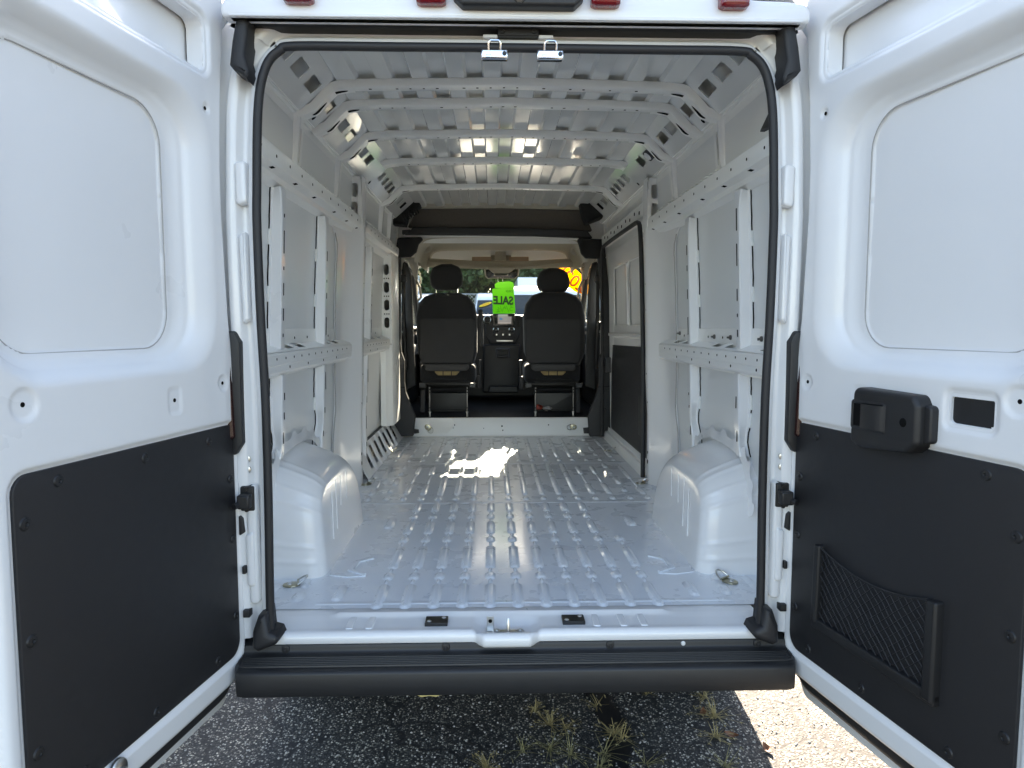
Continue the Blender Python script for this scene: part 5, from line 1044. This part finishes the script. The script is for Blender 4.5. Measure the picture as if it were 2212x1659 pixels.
scribble([[(930, 688), (931, 700)], [(938, 687), (944, 694), (938, 701), (934, 694), (938, 687)], [(948, 689), (955, 700)], [(955, 688), (947, 701)], [(966, 687), (967, 701)], [(966, 687), (958, 691), (958, 698), (967, 701)],
          [(970, 775), (958, 778), (962, 790), (972, 792)], [(962, 790), (952, 800), (958, 812), (970, 808)], [(930, 780), (946, 818)], [(920, 782), (926, 800), (915, 792), (908, 818)], [(896, 784), (902, 812)], [(880, 790), (888, 800), (878, 806), (890, 816), (872, 818)]])
ys = tag(empty('year_sticker', tuple(on(C3((1310, 606)), 'y', 5.60))), 'yellow oval year sticker on the windscreen above the passenger headrest', 'sticker')
yb_ = np.array(ys.location); w_ = 0.29; h_ = 0.105; an = R(-38)
def st3(a, bb, h=0.0): return (a * math.cos(an) - bb * math.sin(an), -h, a * math.sin(an) + bb * math.cos(an))
B().slab([(w_ * math.cos(q), h_ * math.sin(q)) for q in np.linspace(0, 2 * math.pi, 40, endpoint=False)], st3, 0.002, 0.0005, 1).build('oval', 'card_yellow', ys)
text('2025', 0.19, lambda a, bb: st3(a + 0.03, bb - 0.01, 0.004), 'lettering', 'orange', ys, mirror=True, bold=0.004)

# litter under the seats
def crumple(name, p, r, m, label, cat):
    n = 9; pts = [(p[0] + r * (0.4 + 0.7 * random.random()) * math.cos(q) * math.sin(t), p[1] + r * 0.6 * (0.4 + 0.7 * random.random()) * math.sin(q) * math.sin(t), p[2] + r * 0.55 * (1 + (0.4 + 0.7 * random.random()) * math.cos(t))) for t in np.linspace(0.15, math.pi - 0.15, 6) for q in np.linspace(0, 2 * math.pi, n, endpoint=False)]
    base_ = np.array(p); b = B(); b.grid(np.array(pts).reshape(6, n, 3), closed_v=True); o = b.build(name, m, None, 1); return tag(o, label, cat)
q = on(C3((1130, 1390)), 'z', ZC); crumple('snack_wrapper', (q[0] - 0.03, 4.55, ZC), 0.06, 'redp', 'crumpled red wrapper under the passenger seat', 'wrapper')
crumple('paper_scrap', (q[0] + 0.05, 4.52, ZC), 0.05, 'paper', 'crumpled grey paper beside a red wrapper under the passenger seat', 'paper')
q = on(C3((595, 1330)), 'y', 4.6); crumple('paper_strip', (q[0], 4.62, q[2] - 0.06), 0.07, 'paper', 'torn silvery paper lying under the driver seat', 'paper')

# chassis below
ub = B().box((-0.88, 0.16, 0.36), (0.88, 6.6, 0.50)).build('underbody', 'dark', van)
B().box((-0.72, 1.5, 0.20), (0.72, 5.0, 0.36)).build('light_block_tank', 'dark', ub, bevel=0.04)  # unseen box, added to block light reaching the ground behind
B().tube([(-0.78, 0.95, 0.33), (0.78, 0.95, 0.33)], 0.10, 14).build('rear_axle', 'dark', ub)
B().slab(rpoly([(-0.335, 0.45), (-0.325, 0.425), (-0.31, 0.418), (-0.285, 0.422), (-0.262, 0.418), (-0.25, 0.425), (-0.24, 0.45)], 0.004), Y(-0.06), 0.008, 0.003).build('tow_bracket', 'tape', van, 40)
def wheel(x, y, par, r=0.345, w=0.215):
    o = B().lathe([(0.20, -w / 2), (r - 0.03, -w / 2), (r, -w / 2 + 0.03), (r, w / 2 - 0.03), (r - 0.03, w / 2), (0.20, w / 2)], (x, y, r), (1, 0, 0), 36).build('wheel', 'tyre', par, 40)
    B().lathe([(0.0, -0.05), (0.07, -0.06), (0.10, -0.03), (0.17, -0.06), (0.205, -w / 2 + 0.005)], (x, y, r), (1 if x < (par.location.x if par is not van else 0) else -1, 0, 0), 24).build('rim', 'steel', o, 40)
for s in (-1, 1):
    wheel(s * 0.895, 0.95, van, 0.345, 0.20); wheel(s * 0.88, 5.75, van)
# ------------------------------------------------------------------ beyond the windscreen
def parked_van(x, y, scale, rot, label, sticker=False):
    v = tag(empty('parked_van', (x, y, 0)), label, 'van', 'vans parked nose-on beyond the lane')
    v.rotation_euler = (0, 0, rot); v.scale = (scale,) * 3
    st = [(0.0, 0.40, 0.85, 0.78), (0.06, 0.36, 1.02, 0.88), (0.35, 0.34, 1.16, 0.95), (0.80, 0.32, 1.32, 0.98), (0.95, 0.32, 1.38, 0.98), (1.30, 0.32, 1.85, 0.97), (1.62, 0.32, 2.26, 0.95), (2.0, 0.32, 2.44, 0.94), (2.6, 0.32, 2.48, 0.95), (5.4, 0.32, 2.48, 0.96), (5.55, 0.34, 2.42, 0.93)]
    P = []
    for yy, z0, z1, w in st:
        tw = w * (0.86 if z1 > 2 else 0.94 if z1 > 1.5 else 0.98); ring = rpoly([(-w, z0), (w, z0), (w, min(z1 - 0.1, 1.25)), (tw, z1), (-tw, z1), (-w, min(z1 - 0.1, 1.25))], [0.08, 0.08, 0.06, 0.10, 0.10, 0.06], 4); P.append([(a, yy, c) for a, c in ring])
    b = B().grid(P, closed_v=True); n = len(P[0]); b.f += [tuple(range(n)), tuple(len(P) * n - 1 - i for i in range(n))]
    b.build('body', 'vanw', v, 40)
    def wsz(t): return (0.97 + 0.66 * t - 0.036, 1.405 + 0.855 * t + 0.030)
    W = []
    for t in np.linspace(0.03, 0.94, 6):
        yy, zz = wsz(t); hw = 0.88 - 0.10 * t; W.append([(a * hw, yy + 0.02 * abs(a), zz) for a in np.linspace(-1, 1, 7)])
    ws_ = B().grid(W).build('windscreen', 'dglass', v, 40)
    for a0, a1 in ((-0.6, -0.05), (0.05, 0.7)): B().tube([(a0, wsz(0.02)[0] - 0.02, wsz(0.02)[1]), (a1, wsz(0.10)[0] - 0.02, wsz(0.10)[1] + 0.01)], 0.012, 6).build('wiper', 'black', ws_)
    for s in (-1, 1):
        B().slab(rpoly([(s * 0.86, 0.98), (s * 0.55, 0.92), (s * 0.58, 0.78), (s * 0.86, 0.80)], 0.04), lambda a, c, h: (a, 0.07 - h, c), 0.06, 0.02).build('headlight', 'white_pl', v, 45)
        m_ = B().slab(rrect(s * 1.12 - 0.1, 1.30, s * 1.12 + 0.1, 1.66, 0.05), lambda a, c, h: (a, 1.15 - h, c), 0.14, 0.04).build('wing_mirror', 'black', v, 45)
        B().tube([(s * 0.95, 1.1, 1.36), (s * 1.06, 1.1, 1.38)], 0.03, 6).build('mirror_arm', 'black', m_)
        B().add([(s * 0.992, 1.30, 1.35), (s * 0.992, 2.2, 1.35), (s * 0.935, 2.2, 1.95), (s * 0.945, 1.62, 1.95)], [(0, 1, 2, 3)]).build('side_window', 'dglass', v)
        for yy in (0.75, 4.3):
            o = B().lathe([(0.20, -0.1), (0.33, -0.1), (0.345, -0.07), (0.345, 0.07), (0.33, 0.1), (0.2, 0.1)], (s * 0.90, yy, 0.345), (s, 0, 0), 28).build('wheel', 'tyre', v, 40); B().lathe([(0, 0.09), (0.12, 0.08), (0.20, 0.10)], (s * 0.90, yy, 0.345), (s, 0, 0), 20).build('rim', 'steel', o)
    B().slab(rrect(-0.5, 0.66, 0.5, 0.94, 0.05), lambda a, c, h: (a, 0.05 - h, c), 0.06, 0.02).build('grille', 'black', v, 45)
    B().slab(rrect(-0.9, 0.34, 0.9, 0.60, 0.06), lambda a, c, h: (a, 0.06 - h, c), 0.10, 0.04).build('bumper', 'black', v, 45)
    if sticker:
        def f3(a, c, h=0.0):
            t = 0.80 + c / 1.08; yy, zz = wsz(t); return (-0.58 + a, yy - 0.014 - h, zz)
        so = B().slab([(0.17 * math.cos(q), 0.05 * math.sin(q) + 0.07 * math.cos(q)) for q in np.linspace(0, 2 * math.pi, 26, endpoint=False)], f3, 0.002, 0.0005, 1).build('year_sticker', 'yellow', v)
        text('2025', 0.10, lambda a, c: f3(a, c + a * 0.4, 0.004), 'lettering', 'orange', so)
    return v
def at(p, y): return on(C3(p), 'y', y)
q = at((870, 700), 16.0); parked_van(q[0] + 0.36, 16.0, 1.04, R(2), 'white parked van with a yellow oval sticker on its windscreen', True)
q = at((1190, 700), 11.6); parked_van(q[0] + 0.02, 11.6, 1.02, R(-3), 'white parked van with plain windscreen, facing the passenger seat')
q = at((520, 700), 13.8); parked_van(q[0] - 0.35, 13.8, 0.98, R(2), 'white parked van with plain windscreen, facing the driver seat')
# pale box truck behind the right-hand van
tk = tag(empty('box_truck', (at((1120, 640), 22)[0] + 1.2, 22.0, 0)), 'white box truck parked behind the vans by the fence', 'truck')
zt = at((1060, 610), 22)[2]
B().box((-1.9, 0, 0.9), (1.9, 5.0, zt)).build('cargo_box', 'vanw', tk, bevel=0.04)
B().box((-1.0, -1.6, 0.5), (1.0, -0.05, 2.3)).build('cab', 'vanw', tk, bevel=0.12)
B().add([(-0.85, -1.615, 1.45), (0.85, -1.615, 1.45), (0.8, -1.615, 2.1), (-0.8, -1.615, 2.1)], [(0, 1, 2, 3)]).build('windscreen', 'dglass', tk)
for sx in (-0.85, 0.85):
    for yy in (-0.9, 3.6): B().lathe([(0, -.12), (0.4, -0.12), (0.45, -0.08), (0.45, 0.08), (0.4, 0.12), (0, .12)], (sx, yy, 0.45), (1, 0, 0), 24).build('wheel', 'tyre', tk, 40)

# chain-link fence
fe = tag(empty('chain_link_fence', (0, 24.5, 0)), 'galvanised chain-link fence in front of the trees', 'fence')
mesh_ = B(); HF = 2.75
for k in range(-150, 120):
    x0 = k * 0.16
    for sg in (1, -1):
        xa, xb = (x0, x0 + HF) if sg > 0 else (x0 + HF, x0); xa, xb = max(-14, min(14, xa)), max(-14, min(14, xb))
        z0 = 0.05 + (xa - x0 if sg > 0 else x0 + HF - xa); z1 = 0.05 + (xb - x0 if sg > 0 else x0 + HF - xb)
        if abs(xb - xa) > 0.1: mesh_.tube([(xa, 0.006 * sg, z0), (xb, 0.006 * sg, z1)], 0.009, 4, False)
mesh_.build('wire_mesh', 'fence', fe, 0)['kind'] = 'stuff'
for x in np.arange(-14, 14.1, 3.5): B().tube([(x, 0.05, 0), (x, 0.05, HF + 0.1)], 0.035, 8).build('post', 'fence', fe)
B().tube([(-14, 0.05, HF + 0.06), (14, 0.05, HF + 0.06)], 0.024, 8).build('top_rail', 'fence', fe)

# trees behind the fence
def tree(x, y, h, rad, leafm, label, n=9000):
    t = tag(empty('tree', (x, y, 0)), label, 'tree', 'trees behind the chain-link fence'); lr = np.random.default_rng(int(abs(x) * 100) + 3)
    tr = B(); tr.tube([(0, 0, 0), (0.05, 0.03, h * 0.25), (-0.05, 0.06, h * 0.5), (0.05, 0, h * 0.85)], [0.20, 0.16, 0.11, 0.03], 9)
    cl = []
    for i in range(16):
        a = lr.uniform(0, 6.28); hh = h * lr.uniform(0.12, 0.85); r = rad * lr.uniform(0.45, 0.95) * (1.05 - 0.5 * hh / h); e = np.array([r * math.cos(a), r * math.sin(a), hh + 0.10 * h])
        tr.tube([(0, 0, hh * 0.8), tuple(e * np.array([.5, .5, 1]) + np.array([0, 0, -0.05 * h])), tuple(e)], [0.07, 0.04, 0.015], 6); cl.append(e)
    tr.build('trunk', 'bark', t)
    for _ in range(26):
        a = lr.uniform(0, 6.28); hh = h * lr.uniform(0.08, 1.0); r = rad * math.sqrt(lr.uniform(0, 1)) * (1.0 - 0.45 * hh / h); cl.append(np.array([r * math.cos(a), r * math.sin(a), hh]))
    cl = np.array(cl); c = cl[lr.integers(0, len(cl), n)]; d = lr.normal(size=(n, 3)); d /= np.linalg.norm(d, axis=1)[:, None]
    pos = c + d * (lr.uniform(0.2, 1, n) ** 0.5)[:, None] * rad * 0.34; pos[:, 2] = np.maximum(pos[:, 2], 0.05)
    a = lr.normal(size=(n, 3)); a /= np.linalg.norm(a, axis=1)[:, None]; b_ = np.cross(a, lr.normal(size=(n, 3))); b_ /= np.linalg.norm(b_, axis=1)[:, None]; sz = lr.uniform(0.09, 0.20, n)[:, None]
    V = np.stack([pos - a * sz, pos + b_ * sz * 0.55, pos + a * sz, pos - b_ * sz * 0.55], 1).reshape(-1, 3); F = np.arange(4 * n).reshape(-1, 4)
    me = bpy.data.meshes.new('crown'); me.from_pydata(V.tolist(), [], F.tolist()); me.materials.append(M[leafm]); link(bpy.data.objects.new('crown', me), t)
for i, (x, y, h, r) in enumerate(((-9.5, 27.2, 8.2, 2.6), (-6.8, 26.9, 7.2, 2.2), (-4.4, 27.6, 8.8, 2.5), (-2.2, 27.0, 7.6, 2.1), (0.0, 27.7, 9.0, 2.4), (2.2, 26.9, 7.8, 2.2), (4.3, 27.5, 8.6, 2.4), (6.8, 27.0, 7.4, 2.3), (9.6, 27.6, 8.4, 2.6))):
    tree(x, y, h, r, 'leaf1' if i % 2 else 'leaf2', ('dark green leafy tree behind the fence' if i % 2 else 'olive green leafy tree behind the fence'))

wood = B(); lr = np.random.default_rng(5); n = 26000                # the wood further back reads as one mass
pos = np.stack([lr.uniform(-22, 22, n), lr.uniform(31, 36, n), 9.5 * lr.uniform(0, 1, n) ** 0.8], 1); pos[:, 2] *= 0.8 + 0.2 * np.sin(pos[:, 0] * 1.3) * np.sin(pos[:, 0] * 0.7 + 1)
a = lr.normal(size=(n, 3)); a /= np.linalg.norm(a, axis=1)[:, None]; b_ = np.cross(a, lr.normal(size=(n, 3))); b_ /= np.linalg.norm(b_, axis=1)[:, None]; sz = lr.uniform(0.2, 0.42, n)[:, None]
V = np.stack([pos - a * sz, pos + b_ * sz * 0.6, pos + a * sz, pos - b_ * sz * 0.6], 1).reshape(-1, 3)
me = bpy.data.meshes.new('far_wood'); me.from_pydata(V.tolist(), [], np.arange(4 * n).reshape(-1, 4).tolist()); me.materials.append(M['leaf1']); wo = link(bpy.data.objects.new('far_wood', me)); tag(wo, 'dense green wood standing behind the row of trees', 'wood', kind='stuff')

# ------------------------------------------------------------------ weeds, leaves and stones on the asphalt
def tuft(p, n, L, spread, m, label, group):
    b = B(); lr = np.random.default_rng(int(1000 * abs(p[0] * 3 + p[1])))
    for _ in range(n):
        a = lr.uniform(0, 6.28); l = L * lr.uniform(0.5, 1.0); k = spread * lr.uniform(0.3, 1.0); rx, ry = lr.normal(0, 0.006, 2)
        pts = [np.array([rx + math.cos(a) * l * k * t, ry + math.sin(a) * l * k * t, l * max(0.10, 1 - k * 0.95) * t * (1 - 0.45 * k * t) + 0.002]) for t in np.linspace(0, 1, 5)]
        w = np.array([-math.sin(a), math.cos(a), 0]) * 0.0022
        b.grid([[q - w * (1 - t * 0.85), q + w * (1 - t * 0.85)] for q, t in zip(pts, np.linspace(0, 1, 5))])
        if lr.random() < 0.4:                                   # seed head
            q = pts[-1]; 
            for _ in range(5): e = q + lr.normal(0, 0.008, 3) + np.array([0, 0, -0.003]); b.add([q, q + np.array([0.001, 0.001, 0.002]), e], [(0, 1, 2)])
    o = b.build('weed_tuft', m, None, 0); o.location = (p[0], p[1], 0.001); return tag(o, label, 'weed', group)
H5 = crop(2000, 2400, 3400, 2212); H4 = crop(600, 2400, 2000, 2212)
def gp(cr, p): return on(cr(p), 'z', 0.0)
DG = ('pale dry weed tuft growing from the asphalt under the bumper', 'dry weeds in the asphalt cracks')
SPECIAL = {(1340, 720): ('widest straw-coloured weed clump, beside the edge of the van shadow', DG[1]), (1350, 850): ('straw-coloured weed clump with a curled brown leaf beside it', DG[1])}
for p, n, L in (((1340, 720), 46, 0.14), ((1350, 850), 34, 0.10), ((200, 690), 26, 0.08), ((300, 770), 40, 0.11), ((700, 830), 34, 0.11), ((760, 860), 30, 0.10), ((1270, 600), 30, 0.09), ((910, 580), 20, 0.07), ((400, 790), 26, 0.10), ((600, 660), 14, 0.10)):
    q = gp(H5, p); tuft(q, n, L, 1.05, 'grass', *SPECIAL.get(p, DG))
q = gp(H4, (2110, 1040)); tuft(q, 40, 0.10, 0.9, 'grass', *DG)
GW = ('greenish weed sprig growing from the asphalt near the tar strip', 'green weeds near the tar strip')
for p, n, L in (((300, 930), 30, 0.13), ((430, 960), 26, 0.14), ((130, 940), 22, 0.10), ((640, 960), 14, 0.18), ((910, 1020), 16, 0.12), ((1400, 1030), 22, 0.13), ((620, 1040), 30, 0.09)):
    q = gp(H5, p); tuft(q, n, L, 1.05, 'weedg', *GW)
for p, lab in (((1440, 845), 'curled brown leaf on the asphalt beside a dry weed'), ((1270, 708), 'small brown leaf caught in a dry weed'), ((1672, 935), 'brown leaf at the edge of the van shadow')):
    q = gp(H5, p); b = B(); b.grid([[(0.028 * u, 0.014 * w * (1 - u * u) , 0.004 + 0.008 * u * u + 0.006 * w * w) for w in (-1, 0, 1)] for u in np.linspace(-1, 1, 7)]); o = b.build('leaf', 'leafb', None, 0); o.location = (q[0], q[1], 0.001); o.rotation_euler = (0.2, 0.1, random.uniform(0, 6)); tag(o, lab, 'leaf')
sb = B()
for _ in range(2600):
    x, y = rng.uniform(-1.6, 1.7), rng.uniform(-0.3, 1.2); r = rng.uniform(0.002, 0.0055); n = 5; a0 = rng.uniform(0, 6)
    ring = [(x + r * math.cos(a0 + k * 1.2566) * rng.uniform(.7, 1.2), y + r * math.sin(a0 + k * 1.2566) * rng.uniform(.7, 1.2), 0.0005) for k in range(n)]
    top_ = [(x + (px - x) * 0.55, y + (py - y) * 0.55, r * rng.uniform(0.7, 1.1)) for px, py, _ in ring]; k = len(sb.v); sb.v += ring + top_; sb.f += [(k + i, k + (i + 1) % n, k + n + (i + 1) % n, k + n + i) for i in range(n)] + [tuple(k + n + i for i in range(n))]
me = bpy.data.meshes.new('loose_stones'); me.from_pydata(sb.v, [], sb.f); me.materials.append(M['stone']); so = link(bpy.data.objects.new('loose_stones', me)); so['kind'] = 'stuff'; so['label'] = 'loose grit and small stones scattered on the asphalt'; so['category'] = 'gravel'
